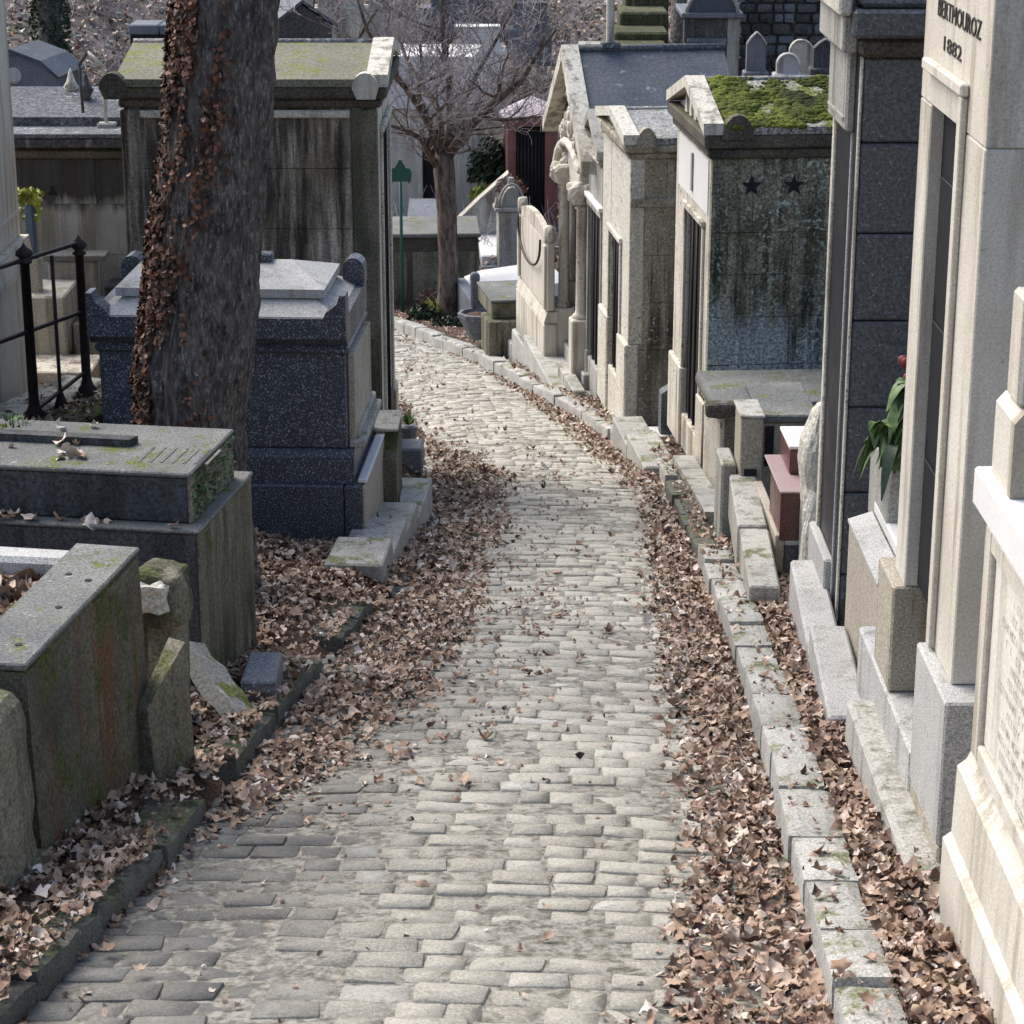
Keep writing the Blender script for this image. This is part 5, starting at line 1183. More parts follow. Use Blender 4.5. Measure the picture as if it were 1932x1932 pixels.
B(T, 'string_molding', cream_dirty, -W + .1, -.17, -.03, -.003, f.fz(222), f.fz(207), b=.01)
ze = H + ent - .03
for (xx, mt) in ((-.02, cream), (-W + .0, blackcorn)):
    s = 1; prof = [(xx - .085 + .085 * math.cos(math.pi * k / 8) + .04, ze + .10 * math.sin(math.pi * k / 8) + .03) for k in range(9)] + [(xx - .10, ze - .04), (xx + .02, ze - .04)]
    MB().prism(prof, 'y', -.13, -.03).build('acroterion', mt, T)

# ---- L8 cream chapel at the left edge
f = Fr(-3.3, 15.3, 0, Z=-1.75); T = f.thing('cream_plinth_monument', 'tall cream stone monument with stepped molded base behind the iron fence', 'grave monument')
zb, zm1, zm0 = f.fz(752), f.fz(442), f.fz(495); x2 = f.fx(40, 430)
B(T, 'base', cream, -1.5, .03, -3, .0, -.4, zb + .02, b=.01); B(T, 'lower_body', cream, -1.5, f.fx(62, 600), -3, -.01, zb + .022, zm0, b=.008)
MB().prism([(-1.5, zm0 + .001), (.03 + f.fx(62, 600), zm0 + .001), (.03 + f.fx(62, 600), zm0 + .05), (x2 + .05, zm1 - .02), (x2 + .05, zm1), (-1.5, zm1)], 'y', -3, .0).build('base_molding', cream, T)
B(T, 'shaft', cream, -1.5, x2, -3, -.03, zm1 + .001, 3.6, b=.006); B(T, 'band', cream, x2 - .05, x2 + .012, -3, -.02, f.fz(398), f.fz(390), b=.003)
B(T, 'roof', greyroof, -1.5, x2 + .08, -3, .03, 3.602, 3.75)

# ---- L7 iron fence
p1 = at(66, 788, 13.7); f = Fr(p1.x, 13.7, 20.8, Z=p1.z); T = f.thing('iron_fence', 'rusty black iron grave railing with knobbed posts behind the slab tomb', 'fence')
y2 = f.fy(165, 742); zt1 = f.fz(470)
def post(y, h, r):
    o = MB().lathe([(r * 2.0, -.1), (r * 2.0, .03), (r * 1.3, .06), (r, .10), (r * .9, h - .09), (r * 1.4, h - .085), (r * 1.4, h - .07), (r * .8, h - .06), (r * 1.7, h - .035), (r * 1.5, h - .01), (r * .5, h + .015), (.002, h + .04)], (0, y, 0), 10).build('post', iron, T, smooth=True)
    return o
post(0, zt1, .032); post(y2, f.fz(455, 0, y2), .030)
sl = -.13
for yy in (-1.5, -3.0): post(yy, zt1, .032)
ym = f.fy(105, 600); MB().lathe([(.045, -.02), (.045, .0), (.012, .10), (.012, f.fz(482, 0, ym))], (0, ym, 0), 8).build('baluster', iron, T, smooth=True)
for k in range(4): yy = -1.5 * k - .75 if k else -.75; MB().lathe([(.012, 0), (.012, .9)], (0, yy, 0), 6).build('baluster', iron, T, smooth=True)
for v0, v1 in ((490, 458), (625, 588), (776, 700)):
    z0, z1 = f.fz(v0), f.fz(v1, 0, y2); sl = (z1 - z0) / y2; bar(T, 'rail', iron, [(0, -3, z0 - 3 * sl), (0, y2, z1)], .014, 6)
f2 = Fr(p1.x, 13.7, 20.8, Z=p1.z); T2 = f2.thing('stone_footing', 'pale stone curb carrying the rusty iron railing', 'stone edging')
B(T2, 'slab', mossyface, -.02, .30, -2, y2 + .5, -.45, -.01, b=.015, jit=.004); B(T2, 'slab', cream_dirty, -.35, -.025, -2, y2 + .3, -.35, .02, b=.015)
leaf_patch('fallen_leaves', 'dead leaves around the foot of the iron railing', [f2.world(random.uniform(-.3, .3), random.uniform(-.4, y2), .01) for _ in range(160)], s=(.03, .06))
# stepped grave behind the fence
f = Fr(-3.05, 15.9, 0, Z=-1.75); T = f.thing('stepped_grave', 'grey stepped grave with green moss seen through the iron railing', 'tomb')
x0, x1 = f.fx(72, 600), f.fx(175, 600)
zz = [f.fz(v) for v in (720, 690, 660, 600, 500, 478)]
B(T, 'lower_step', cream_dirty, x0 - .3, x1, -.2, .3, -.4, f.fz(688), b=.01); B(T, 'block', greystone, x0 - .2, x0 + .13, .3, .9, -.4, f.fz(560, 0, .3), b=.012)
B(T, 'slab', greystone, x0 + .14, x1 - .02, .5, 1.5, -.4, f.fz(610, 0, .5), b=.01); B(T, 'headstone', side_grey, x0 - .1, x0 + .26, .92, 1.04, -.2, f.fz(492, 0, .92), b=.012)
B(T, 'coping', tombtop, x0 - .12, x0 + .34, .88, 1.08, f.fz(492, 0, .92) + .002, f.fz(480, 0, .92), b=.006); B(T, 'step', dk, x0 + .28, x1 + .1, 1.1, 1.4, -.3, f.fz(540, 0, 1.1), b=.01)
blades('grass_tuft', 'bright green moss tuft on the stepped grave behind the railing', 'grass', f.world(f.fx(118, 650, .4), .42, f.fz(668, 0, .4)), 120, .07, .08, grassm)
# L9 blue planter + leaves
f = Fr(-3.42, 16.35, 0, Z=-1.5); T = f.thing('tall_planter', 'tall narrow blue planter with a yellow-green trailing plant near the left edge', 'planter')
x0, x1 = f.fx(48, 430), f.fx(63, 430); B(T, 'pot', bluepot, x0, x1, 0, .1, f.fz(488), f.fz(388), b=.008); B(T, 'stand', greystone, x0 - .02, x1 + .02, -.01, .12, -.4, f.fz(489), b=.01)
m = MB()
for k in range(110):
    c = Vector((random.uniform(x0 - .06, x1 + .06), random.uniform(0, .1), f.fz(385) + random.uniform(-.12 if random.random() < .3 else 0, .10))); a = random.uniform(0, 6.28); s = .022
    m.add([c + Vector((s * math.cos(a), s * math.sin(a), 0)), c + Vector((-s * math.sin(a), s * math.cos(a), s)), c - Vector((s * math.cos(a), s * math.sin(a), 0)), c + Vector((0, 0, -s * 1.5))], [(0, 1, 2, 3)])
m.build('foliage', leafyellow, T, fix=False)

# ---- L9 crypt with grey speckled roof
f = Fr(-2.62, 17.3, 0, Z=-1.55); T = f.thing('stained_crypt', 'low stained crypt with a double grey speckled slab roof at the left', 'burial chapel')
W = f.fx(20, 400) - .9; z1 = f.fz(300); zs = [-.4, f.fz(480), f.fz(385), z1]; stained = stone('stained_pale_render', (.21, .195, .16), (.30, .28, .235), streak=(.46, .46, .45), samt=.75, grain=.2, bump=.3, head=((.022, .020, .018), z1, .34))
blockwall(T, stained, W, .25, 0, .08, zs, 3, alt=.4, gap=.002, b=.002); B(T, 'core', stained, W, .24, .082, 1.3, -.4, z1)
B(T, 'cornice', blackcorn, W, .28, -.03, 1.3, z1 + .002, f.fz(283, 0, -.03), b=.015); B(T, 'cornice', dk, W, .32, -.08, 1.35, f.fz(281, 0, -.08), f.fz(262, 0, -.08), b=.015)
za = f.fz(260, 0, -.06); MB().prism([(-.08, za), (-.08, za + .03), (.35, f.fz(238, 0, .35)), (.35, za)], 'x', W, .33).build('roof_slab', greyroof, T)
zb = f.fz(236, 0, .35); MB().prism([(.352, zb - .04), (.352, zb + .06), (.95, f.fz(163, 0, .95)), (1.35, zb + .1), (1.35, zb - .04)], 'x', W, .05).build('upper_roof', greyroof, T)
for (uu, vv, yy) in ((135, 175, .9), (163, 182, .7)):
    xx, z = f.fx(uu, vv, yy), f.fz(vv, 0, yy); MB().lathe([(.05, 0), (.03, .03), (.06, .09), (.035, .13), (.015, .20), (.002, .23)], (xx, yy, z - .04), 8).build('finial', cream_dirty if uu < 140 else dk, T, smooth=True)
xx, z = f.fx(205, 238, .3), f.fz(238, 0, .3)
B(T, 'cross_base', greystone, xx - .08, xx + .06, .24, .36, z - .03, z + .03, b=.01); B(T, 'cross_shaft', cream_dirty, xx - .03, xx - .005, .29, .315, z + .03, z + .45, b=.004)
bar(T, 'cross_arm', cream_dirty, [(xx - .018, .3, z + .45), (xx - .13, .3, z + .56)], .014, 5); bar(T, 'cross_arm', dk, [(xx - .13, .3, z + .56), (xx - .2, .3, z + .46)], .014, 5)
bar(T, 'cross_shaft', dk, [(xx - .2, .3, z + .46), (xx - .19, .3, z + .10)], .012, 5)
xx = f.fx(99, 360, -.004); MB().prism([(xx - .035, f.fz(368)), (xx + .035, f.fz(368)), (xx + .03, f.fz(362)), (xx + .012, f.fz(360)), (xx + .014, f.fz(354)), (xx, f.fz(349)), (xx - .014, f.fz(354)), (xx - .012, f.fz(360)), (xx - .03, f.fz(362))], 'y', -.006, .002).build('vent', void, T)
# ================================================================== BACKGROUND
# ---- dark mossy tomb block behind the tree at the bend
f = Fr(-.52, 31.4, -3, Z=-4.80); T = f.thing('mossy_vault', 'big dark vault block with a green mossy flat top behind the bare tree', 'tomb')
x0, x1 = f.fx(738, 500) - .9, f.fx(903, 500); z1 = f.fz(447); B(T, 'wall', blackcorn, x0, x1, 0, 1.1, -.2, z1, b=.01); B(T, 'top_slab', tombtop, x0 - .05, x1 + .03, -.05, 1.25, z1 + .002, z1 + .06, b=.012)
for k in range(4): B(T, 'panel', mossyface, x0 + .2 + k * .5, x0 + .62 + k * .5, -.012, .0, .15, z1 - .2, b=.006)
# bollard
X, Y = gp(792, 575, .08); f = Fr(X, Y, 0); T = f.thing('bollard', 'short round topped green-grey stone bollard by the bare tree', 'bollard')
h = f.fz(518); MB().lathe([(.05, -.05), (.05, h - .05), (.035, h - .04), (.05, h - .02), (.035, h), (.004, h + .01)], (0, 0, 0), 10).build('shaft', greystone, T, smooth=True); B(T, 'foot', greystone, -.07, .07, -.07, .07, -.05, .03, b=.01)
# sign on post
Ys = 30.6; p = at(757, 425, Ys); f = Fr(p.x, Ys, 0, Z=-4.8); T = f.thing('sign_post', 'dark green shield shaped sign board on a thin green post', 'sign')
zc = f.fz(328); MB().tube([(0, 0, 0), (0, 0, zc + .1)], .022, 7).build('post', greensign, T, smooth=True)
prof = [(-.10, -.10), (.10, -.10), (.12, -.13), (.15, -.09), (.16, .02), (.13, .08), (.075, .085), (.06, .12), (.035, .15), (.02, .19), (-.02, .19), (-.035, .15), (-.06, .12), (-.075, .085), (-.13, .08), (-.16, .02), (-.15, -.09), (-.12, -.13)]
MB().prism([(a * .95, zc + b) for a, b in prof], 'y', -.035, -.02).build('sign_board', greensign, T)
# ---- garden bed plants at the bend
def shrub(name, label, u, v, n, h, sp, mats, cat='plant', Yb=None, leafs=.05):
    X, Y = gp(u, v, .06) if Yb is None else (at(u, v, Yb).x, Yb); z = ground(X, Y) if Yb is None else at(u, v, Yb).z
    T = thing(name, label, cat, (X, Y, z)); m = MB(); s_ = MB()
    for k in range(n):
        a = random.uniform(0, 6.28); r = sp * math.sqrt(random.random()); zz = random.uniform(.02, 1) * h; c = Vector((r * math.cos(a), r * math.sin(a) * .7, zz * (1 - .5 * (r / sp) ** 2)))
        nrm = Vector((random.uniform(-1, 1), random.uniform(-1, 1), random.uniform(0, 1))).normalized(); t = nrm.orthogonal().normalized(); b = nrm.cross(t); L = leafs * random.uniform(.6, 1.3)
        m.add([c - t * L, c + b * L * .4, c + t * L, c - b * L * .4], [(0, 1, 2, 3)])
        if k % 8 == 0: s_.tube([Vector((0, 0, 0)), c], [.006, .003], 3)
    m.build('foliage', mats[0], T, fix=False); s_.build('stem', mats[1], T, fix=False)
shrub('flowering_plant', 'low dark green plant at the left end of the bed under the bare tree', 800, 608, 260, .22, .22, (leafdark, drystem))
shrub('flowering_plant', 'low blue-green plant on the leafy edge of the bed below the bare tree', 850, 620, 200, .16, .22, (leafdark, drystem))
shrub('dry_plant', 'dry reddish bushy plant beside the bollard under the bare tree', 812, 590, 300, .34, .2, (drystem, drystem), leafs=.03)
X, Y = gp(832, 606, .06); blades('grass_tuft', 'spiky bright yellow-green plant in the bed under the bare tree', 'plant', (X, Y, ground(X, Y)), 110, .30, .10, leafyellow, w=.012, lean=.8)
shrub('green_bush', 'dark green bush against the back of the bed right of the bare tree', 866, 596, 240, .30, .18, (leafgreen, drystem))
# ---- white crypt, blue slab, stairs
f = Fr(-1.35, 37.5, 4, Z=-4.85); T = f.thing('white_crypt', 'pale cream crypt with dark doorway and molded roof behind the bare tree', 'burial chapel')
x0, x1 = f.fx(735, 300), f.fx(862, 300); za, zb = f.fz(420), f.fz(205); dx0, dx1 = f.fx(797, 350), f.fx(832, 350); D = 1.5
B(T, 'wall', cream, x0 - .5, dx0, 0, .2, 0, zb, b=.01); B(T, 'wall', cream, dx1, x1, 0, .2, 0, zb, b=.01); B(T, 'wall', cream, x0 - .5, x1, .202, D, 0, zb, b=.01); B(T, 'lintel', cream, dx0 + .002, dx1 - .002, 0, .2, f.fz(245), zb, b=.01)
B(T, 'door', doorm, dx0 + .003, dx1 - .003, .1, .14, .3, f.fz(246)); B(T, 'side_wall', cream, x1 + .002, x1 + .36, -.02, 1.1, 0, zb * .93, b=.01)
MB().prism([(x0 - .6, zb + .002), (x1 + .45, zb + .002), (x1 + .30, f.fz(105)), (x0 - .4, f.fz(105))], 'y', -.1, D + .1).build('roof', white_marble, T); B(T, 'cornice', cream_dirty, x0 - .55, x1 + .4, -.06, -.001, zb - .12, zb, b=.01)
f = Fr(-1.2, 34.6, 0, Z=-4.8); T = f.thing('blue_slab_grave', 'polished blue-grey slab grave in front of the pale crypt door', 'tomb')
x0, x1 = f.fx(768, 400), f.fx(838, 400); z1 = f.fz(412); MB().prism([(-.02, z1 - .25), (-.02, z1), (.9, z1 + .14), (.9, z1 - .25)], 'x', x0, x1).build('slab', bluegrey, T); B(T, 'base', bluegrey, x0 - .05, x1 + .05, -.05, 1, -.3, z1 - .252, b=.01)
f = Fr(-.25, 35.6, -5, Z=-4.85); T = f.thing('ramp_wall', 'sloping pale stone ramp wall rising to the right beyond the vault', 'wall')
for k, (ua, va, ub, vb) in enumerate(((840, 440, 905, 378), (905, 378, 960, 330))):
    xa, xb = f.fx(ua, va), f.fx(ub, vb); z0, z1 = f.fz(va), f.fz(vb); MB().prism([(xa, -.3), (xb, -.3), (xb, z1), (xa, z0)], 'y', 0, .22).build('wall_panel', cream_dirty, T); MB().prism([(xa, z0 + .002), (xb, z1 + .002), (xb, z1 + .035), (xa, z0 + .035)], 'y', -.02, .24).build('coping', cream, T)
f = Fr(-.5, 33.9, -3, Z=-4.8); T = f.thing('white_grave', 'flat bright white grave slab between the vault and the tall stele', 'tomb')
x0, x1 = f.fx(908, 500), f.fx(948, 500); B(T, 'slab', white_marble, x0, x1 + .3, 0, 1.6, -.2, f.fz(482), b=.02); B(T, 'edge', bluegrey, x0, x1 + .3, -.14, -.01, -.2, f.fz(500), b=.01); B(T, 'step', white_marble, x0, x1, -.8, -.16, -.2, f.fz(540), b=.02)
shrub('green_bush', 'rounded dark green bush beside the red crypt', 922, 345, 700, .75, .34, (leafdark, drystem), Yb=37.2, leafs=.07)
shrub('green_bush', 'yellowish low bush below the dark green one near the red crypt', 915, 385, 320, .35, .26, (leafyellow, drystem), Yb=36.9, leafs=.06)
shrub('dry_plant', 'dry pinkish bush behind the arched top stele', 965, 365, 260, .3, .25, (drystem, drystem), Yb=35.0, leafs=.035)

# ---- bare trees
def branch(mb, p, d, L, r, depth, tw, rr, up=.15, minr=.0035):
    n = 4; pts = [p]; rad = [r]
    for i in range(n):
        d = (d + Vector((rr.uniform(-1, 1), rr.uniform(-1, 1), rr.uniform(-1, 1))) * .28 + Vector((0, 0, up * .3))).normalized(); p = p + d * L / n; pts.append(p); rad.append(max(minr, r * (1 - .62 * (i + 1) / n)))
    (mb if depth > tw else MBT[0]).tube(pts, rad, 6 if r > .02 else 3)
    if depth <= 0: return
    k = rr.randint(3, 5) if depth < 3 else rr.randint(3, 4)
    for i in range(k):
        j = rr.randint(1, n); ax = Vector((rr.uniform(-1, 1), rr.uniform(-1, 1), rr.uniform(-.5, 1))).normalized()
        nd = (d * .75 + ax * .85).normalized(); branch(mb, pts[j], nd, L * rr.uniform(.5, .78), max(minr, rad[j] * .62), depth - 1, tw, rr, up)
MBT = [None]
def bare_tree(name, label, base, limbs, trunk, mat, seed, depth=3, L0=.9, ivy=None):
    rr = random.Random(seed); T = thing(name, label, 'tree', base); b = Vector(base); MBT[0] = MB()
    MB().tube([Vector(p) - b for p in trunk[0]], trunk[1], 12, wob=.12).build('trunk', mat, T, smooth=True, fix=False)
    for pts, r0, r1 in limbs:
        q = [Vector(p) - b for p in pts]; m = MB(); n = len(q); rad = [r0 + (r1 - r0) * i / (n - 1) for i in range(n)]; m.tube(q, rad, 7, wob=.1)
        for i in range(1, n):
            for _ in range(2):
                t = rr.random(); p = q[i - 1].lerp(q[i], t); d = (q[i] - q[i - 1]).normalized(); ax = Vector((rr.uniform(-1, 1), rr.uniform(-.8, .8), rr.uniform(-.4, 1))).normalized()
                branch(m, p, (d * .6 + ax).normalized(), L0 * rr.uniform(.5, 1.1), rad[i] * .55, depth, 1, rr)
        m.build('limb', mat, T, smooth=True, fix=False)
    o = MBT[0].build('twigs', twigm, T, fix=False); tag(o, kind='stuff'); print(name, len(o.data.polygons)); return T
Yt = 29.6; A = lambda u, v, dy=0: at(u, v, Yt + dy)
bz = ground(A(846, 590).x, Yt)
trk = ([(A(846, 590).x, Yt, bz - .2), A(846, 585), A(845, 500), A(843, 400), A(838, 320), A(838, 285)], [.17, .15, .135, .13, .15, .12])
L = [([A(842, 300), A(880, 245, -.2), A(930, 195, -.4), A(985, 150, -.6), A(1015, 100, -.7), A(1050, 55, -.8)], .075, .014),
     ([A(838, 300), A(850, 235, .1), A(846, 160, .2), A(838, 90, .3), A(832, 20, .3), A(838, -60, .3)], .06, .02),
     ([A(834, 305), A(812, 235, .3), A(790, 180, .5), A(796, 120, .6), A(790, 60, .7)], .06, .014),
     ([A(828, 320), A(795, 262, -.3), A(765, 245, -.5), A(738, 238, -.7), A(700, 215, -.9)], .05, .010),
     ([A(836, 300), A(800, 215, -.4), A(765, 165, -.6), A(725, 120, -.8), A(690, 50, -1.0), A(665, -30, -1.1)], .055, .012),
     ([A(846, 285), A(868, 205, .6), A(905, 130, 1.0), A(945, 60, 1.2), A(985, -20, 1.3)], .05, .012),
     ([A(840, 290), A(825, 200, 1.2), A(770, 120, 1.6), A(740, 40, 1.8)], .05, .012),
     ([A(844, 290), A(895, 225, 1.0), A(960, 195, 1.4), A(1030, 165, 1.6), A(1060, 120, 1.7)], .045, .010)]
bare_tree('bare_tree', 'bare spreading tree with dense purple-grey twigs at the bend of the lane', (A(846, 590).x, Yt, bz), L, trk, bark2, 4, depth=3, L0=.85)
# small sprouts of ivy on its trunk
def back_tree(u, v, Y, h, label, seed, r=.13, spread=1.4, mat=bark2, depth=3, name='bare_tree'):
    p = at(u, v, Y); z = ground(p.x, Y); rr = random.Random(seed); b = Vector((p.x, Y, z)); t = b + Vector((rr.uniform(-.15, .15), 0, h * .45))
    limbs = []
    for k in range(5):
        a = rr.uniform(0, 6.28); q = [t]; d = Vector((math.cos(a) * .6, math.sin(a) * .6, 1)).normalized()
        for j in range(4): d = (d + Vector((rr.uniform(-.3, .3), rr.uniform(-.3, .3), .1))).normalized(); q.append(q[-1] + d * spread * .45)
        limbs.append((q, r * .5, .012))
    return bare_tree(name, label, tuple(b), limbs, ([b - Vector((0, 0, .3)), b.lerp(t, .5) + Vector((.05, 0, 0)), t], [r * 1.2, r, r * .8]), mat, seed, depth=depth, L0=.8)
back_tree(610, 95, 40, 3.2, 'bare slender tree on the slope behind the olive roof', 21, .09)
back_tree(960, 150, 43, 3.0, 'bare tree on the slope above the red crypt', 22, .09)
back_tree(700, 60, 46, 3.4, 'bare tree farthest up the slope in the middle', 23, .08)
T = back_tree(1272, 90, 42, 6.0, 'dark bare trunk standing beside the dark chapel at top right', 24, .16, 1.2, bark, 2)
T = back_tree(1560, 60, 38, 3.2, 'small bare tree with arching twigs in front of the old stone wall', 25, .06, 1.0, bark2, 2)
# ivy clad trunk far left
p = at(95, 150, 39.0); z = ground(p.x, 39.0); T = thing('ivy_tree', 'ivy clad tree trunk on the slope at the top left', 'tree', (p.x, 39, z)); b = Vector((p.x, 39, z))
tp = [Vector((0, 0, -.3)), at(97, 130, 39) - b, at(95, 50, 39) - b, at(88, -40, 39) - b, at(86, -200, 39) - b, at(80, -420, 39) - b]
if tp[1].z < 0: tp.pop(1)
MB().tube(tp, [.24, .22, .2, .19, .15, .08][:len(tp)], 12, wob=.15).build('trunk', bark, T, smooth=True, fix=False)
for k in range(4): q = [tp[-1], tp[-1] + Vector((math.cos(k * 1.7) * .6, math.sin(k * 1.7) * .6, .8)), tp[-1] + Vector((math.cos(k * 1.7) * 1.1, math.sin(k * 1.7) * 1.1, 1.8))]; MB().tube(q, [.07, .05, .015], 6).build('limb', bark, T, smooth=True, fix=False)
m = MB()
for _ in range(5200):
    t = random.random(); zz = tp[0].z + .3 + t * (tp[-1].z - tp[0].z) * .8; a = random.uniform(0, 6.28)
    if random.random() > .55 + .5 * mn.noise(Vector((a * 1.3, zz * .8, 2))) + .25 * abs(math.cos(a)): continue
    i = 0
    while i < len(tp) - 2 and tp[i + 1].z < zz: i += 1
    s = (zz - tp[i].z) / (tp[i + 1].z - tp[i].z); c = tp[i].lerp(tp[i + 1], max(0, min(1, s))); r = .22 + random.uniform(0, .12); c = c + Vector((math.cos(a) * r, math.sin(a) * r, 0)); L_ = random.uniform(.03, .06)
    u_ = Vector((random.uniform(-1, 1), random.uniform(-1, 1), random.uniform(-1, .3))).normalized(); w_ = u_.orthogonal().normalized(); m.add([c - u_ * L_, c + w_ * L_ * .6, c + u_ * L_, c - w_ * L_ * .6], [(0, 1, 2, 3)])
o = m.build('ivy_foliage', leafdark, T, fix=False); tag(o, kind='stuff')

# ---- hillside graves
def grave(u, v, Y, w, h, label, mat, kind='round', cap=None, name='headstone', th=.16):
    p = at(u, v, Y); f = Fr(p.x, Y, 0, Z=p.z); T = f.thing(name, label, 'gravestone')
    n = 10
    if kind == 'round': prof = [(-w / 2, -.6), (w / 2, -.6)] + [(w / 2 * math.cos(math.pi * k / n), h - w / 2 + w / 2 * math.sin(math.pi * k / n)) for k in range(n + 1)]
    elif kind == 'point': prof = [(-w / 2, -.6), (w / 2, -.6), (w / 2, h * .72), (w * .28, h * .88), (0, h), (-w * .28, h * .88), (-w / 2, h * .72)]
    else: prof = [(-w / 2, -.6), (w / 2, -.6), (w / 2, h), (-w / 2, h)]
    MB().prism(prof, 'y', 0, th).build('slab', mat, T); B(T, 'base', mat, -w * .65, w * .65, -.08, th + .08, -.6, .06, b=.02)
    q = [(a, -.02, b) for a, b in prof[2:]]; MB().tube(q, .018, 5).build('edge_molding', cap or mat, T, smooth=True); return T
grave(1426, 142, 36, .30, .66, 'pointed pale blue-grey headstone against the dark stone wall', bluegrey, 'point', pale_granite)
grave(1486, 146, 35.5, .34, .36, 'small round headstone with a white rim above the mossy roof', pale_granite, 'round', white_marble)
grave(1510, 146, 36.5, .36, .58, 'tall rounded tan headstone behind the small round one', cream_dirty, 'round')
grave(1556, 135, 36, .36, .5, 'dark peaked headstone with pale trim right of the rounded ones', dk, 'point', pale_granite)
f = Fr(at(1300, 150, 38).x, 38, 0, Z=ground(at(1300, 150, 38).x, 38)); T = f.thing('dark_chapel', 'dark arched burial chapel on the slope at the top right', 'burial chapel')
x1 = f.fx(1395, 80) ; z1 = f.fz(34)
B(T, 'wall', dk, 0, x1 - .22, .03, 1.4, -.5, z1, b=.012); B(T, 'pilaster', greystone, x1 - .20, x1, 0, .25, -.5, z1, b=.012); B(T, 'pilaster', dk, -.1, .08, 0, .25, -.5, z1, b=.012)
B(T, 'ledge', bluegrey, -.05, x1 - .21, -.05, .02, f.fz(80), f.fz(72), b=.008); B(T, 'cornice', bluegrey, -.15, x1 + .05, -.08, 1.45, z1 + .002, z1 + .09, b=.015)
n = 12; cx, rw = (x1) / 2 - .05, x1 / 2; MB().prism([(cx + rw * math.cos(math.pi * k / n), z1 + .092 + .34 * math.sin(math.pi * k / n)) for k in range(n + 1)], 'y', 0, .3).build('arched_pediment', slate, T)
MB().tube([(cx + rw * 1.03 * math.cos(math.pi * k / n), -.02, z1 + .092 + .36 * math.sin(math.pi * k / n)) for k in range(n + 1)], .035, 5).build('arch_molding', greystone, T, smooth=True)
# old rubble wall behind
f = Fr(at(1395, 100, 39.5).x, 39.5, 0, Z=ground(at(1450, 100, 39.5).x, 39.5) - .3); T = f.thing('rubble_wall', 'dark old rubble stone wall behind the headstones at the top right', 'wall')
B(T, 'core', dk, 0, 5, .06, .4, -.5, 3.3)
zc = 0
while zc < 3.2:
    h = random.uniform(.13, .22); x = random.uniform(-.1, 0)
    while x < 2.6:
        wd = random.uniform(.16, .38); MB().rock((x + wd / 2, .04, zc + h / 2), (wd / 2 - .008, .06, h / 2 - .008), n=2, amp=.02, fr=5, seed=int(x * 50 + zc * 31), pw=5).build('stone', random.choice((dk, dk, darkgran, bluegrey)), T); x += wd
    zc += h
# lawn steps
for k, (v0, v1) in enumerate(((95, 78), (66, 36), (28, -6), (-12, -40))):
    Y = 41 + k * 1.1; a, c = at(1150 + 10 * k, v0, Y), at(1262, v0, Y); zt = at(1200, v0, Y).z; f = Fr(a.x, Y, 0, Z=zt)
    m = MB().box(0, c.x - a.x, 0, 1.3, -.8, .05, b=.04); o = m.build('grass_terrace', lawn, None); o.location = (a.x, Y, zt); tag(o, kind='structure')
# dark car-like tomb and slab tomb top left
p = at(60, 158, 36); f = Fr(p.x, 36, 8, Z=p.z); T = f.thing('dark_tomb', 'dark slate roofed tomb with small round window at the top left', 'tomb')
MB().prism([(-.75, -.5), (.42, -.5), (.42, .08), (.16, .30), (-.3, .46), (-.75, .30)], 'y', 0, 1.2).build('body', bluegrey, T); MB().prism([(-.8, .30), (-.3, .47), (.17, .31), (.46, .09), (.46, .12), (.18, .36), (-.3, .53), (-.8, .36)], 'y', -.05, 1.25).build('roof', slate, T)
MB().lathe([(.10, -.02), (.13, 0), (.10, .02)], (0, 0, 0), 14, M=Matrix.Translation((-.28, -.01, .12)) @ Matrix.Rotation(R(90), 4, 'X')).build('round_window', pale_granite, T)
p = at(290, 66, 37); f = Fr(p.x, 37, 0, Z=p.z); T = f.thing('slab_grave', 'dark blue-grey slab tomb on the slope above the olive roof', 'tomb')
B(T, 'slab', bluegrey, -.40, .08, 0, .7, .0, .16, b=.02); B(T, 'slab', bluegrey, .09, .5, 0, .7, .0, .16, b=.02); B(T, 'base', void, -.38, .5, .03, .66, -1, -.002, b=.01)
p = at(570, 50, 38); f = Fr(p.x, 38, -20, Z=p.z); T = f.thing('gabled_tomb', 'small dark gabled tomb half hidden by twigs at the top middle', 'tomb')
MB().prism([(-.5, -1), (.5, -1), (.5, .0), (0, .35), (-.5, .0)], 'y', 0, 1).build('body', dk, T); MB().prism([(-.58, -.03), (0, .38), (.58, -.03), (.58, .03), (0, .44), (-.58, .03)], 'y', -.08, 1.1).build('roof', slate, T)
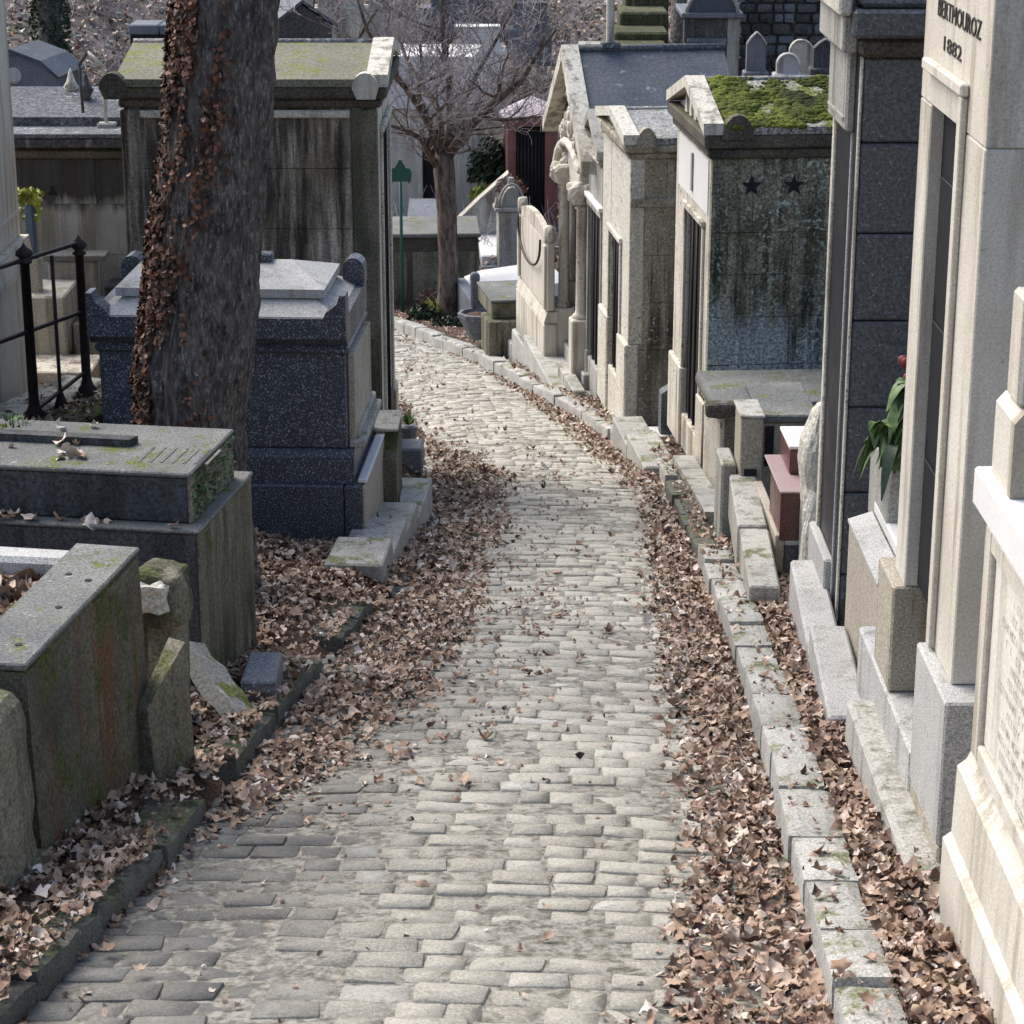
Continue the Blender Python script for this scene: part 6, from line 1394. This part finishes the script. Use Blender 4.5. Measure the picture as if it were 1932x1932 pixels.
# pale graves glimpsed through the twigs
for k, (u, v, Y, w, h, mt, lab) in enumerate(((745, 160, 39, .5, .5, cream, 'pale headstone glimpsed through twigs left of the bare tree'), (900, 100, 41, .8, .45, white_marble, 'bright white low grave seen behind the twigs right of the trunk'), (1000, 60, 42, .6, .5, bluegrey, 'blue-grey grave behind the twigs near the pale post'), (880, 20, 46, 1.4, .7, bluegrey, 'wide blue-grey tomb high behind the bare tree'), (740, 30, 45, .9, .6, greystone, 'grey grave block up the slope left of the bare tree'), (1120, 130, 39, .5, .4, greystone, 'grey grave close behind the slate ridge'), (640, 20, 43, .8, .5, cream_dirty, 'stained grave at the top edge above the olive roof'))):
    p = at(u, v, Y); T = grave(u, v, Y, w, h, lab, mt, 'box', name='grave_block', th=.5)
# rubble and pale litter on the slope; low scrub
m = MB(); 
for _ in range(1500):
    x, y = random.uniform(-11, 5), random.uniform(34, 52); z = ground(x, y); s = random.uniform(.02, .07); m.rock((x, y, z + s * .4 + .05), (s, s, s * .7), n=1, amp=.01, seed=_)
tag(m.build('slope_stones', greystone, None, fix=False), 'small pale stones strewn over the brown slope', 'stones', kind='stuff')
m = MB(); rr = random.Random(9)
for _ in range(7500):
    x, y = rr.uniform(-10, 5), rr.uniform(33.5, 51); 
    if mn.noise(Vector((x * .5, y * .4, 3))) < -.18: continue
    if 1.8 < x: continue
    z = ground(x, y); L_ = rr.uniform(.2, .75); d = Vector((rr.uniform(-.8, .8), rr.uniform(-.8, .8), 1)).normalized(); p = Vector((x, y, z + rr.uniform(-.05, .12)))
    q = p + d * L_ * .5; e = q + (d + Vector((rr.uniform(-.7, .7), rr.uniform(-.5, .5), rr.uniform(-.5, .2)))).normalized() * L_ * .5
    m.tube([p, q, e], [.008, .006, .003], 3)
tag(m.build('dry_scrub', twigm, None, fix=False), 'tangled bare purple-grey scrub covering the slope behind the graves', 'scrub', kind='stuff')
PL, SL_, TL_ = [], [], []
for _ in range(9000):
    x, y = random.uniform(-10, 5), random.uniform(33, 52); PL.append((x, y, ground(x, y) + .07 + random.uniform(0, .06))); SL_.append(random.uniform(.07, .15)); TL_.append(min(1, max(0, random.gauss(.5, .3))))
tag(scatter('slope_leaves', PL, SL_, TL_, leafm), 'dead leaves littering the slope behind the graves', 'leaves', kind='stuff')
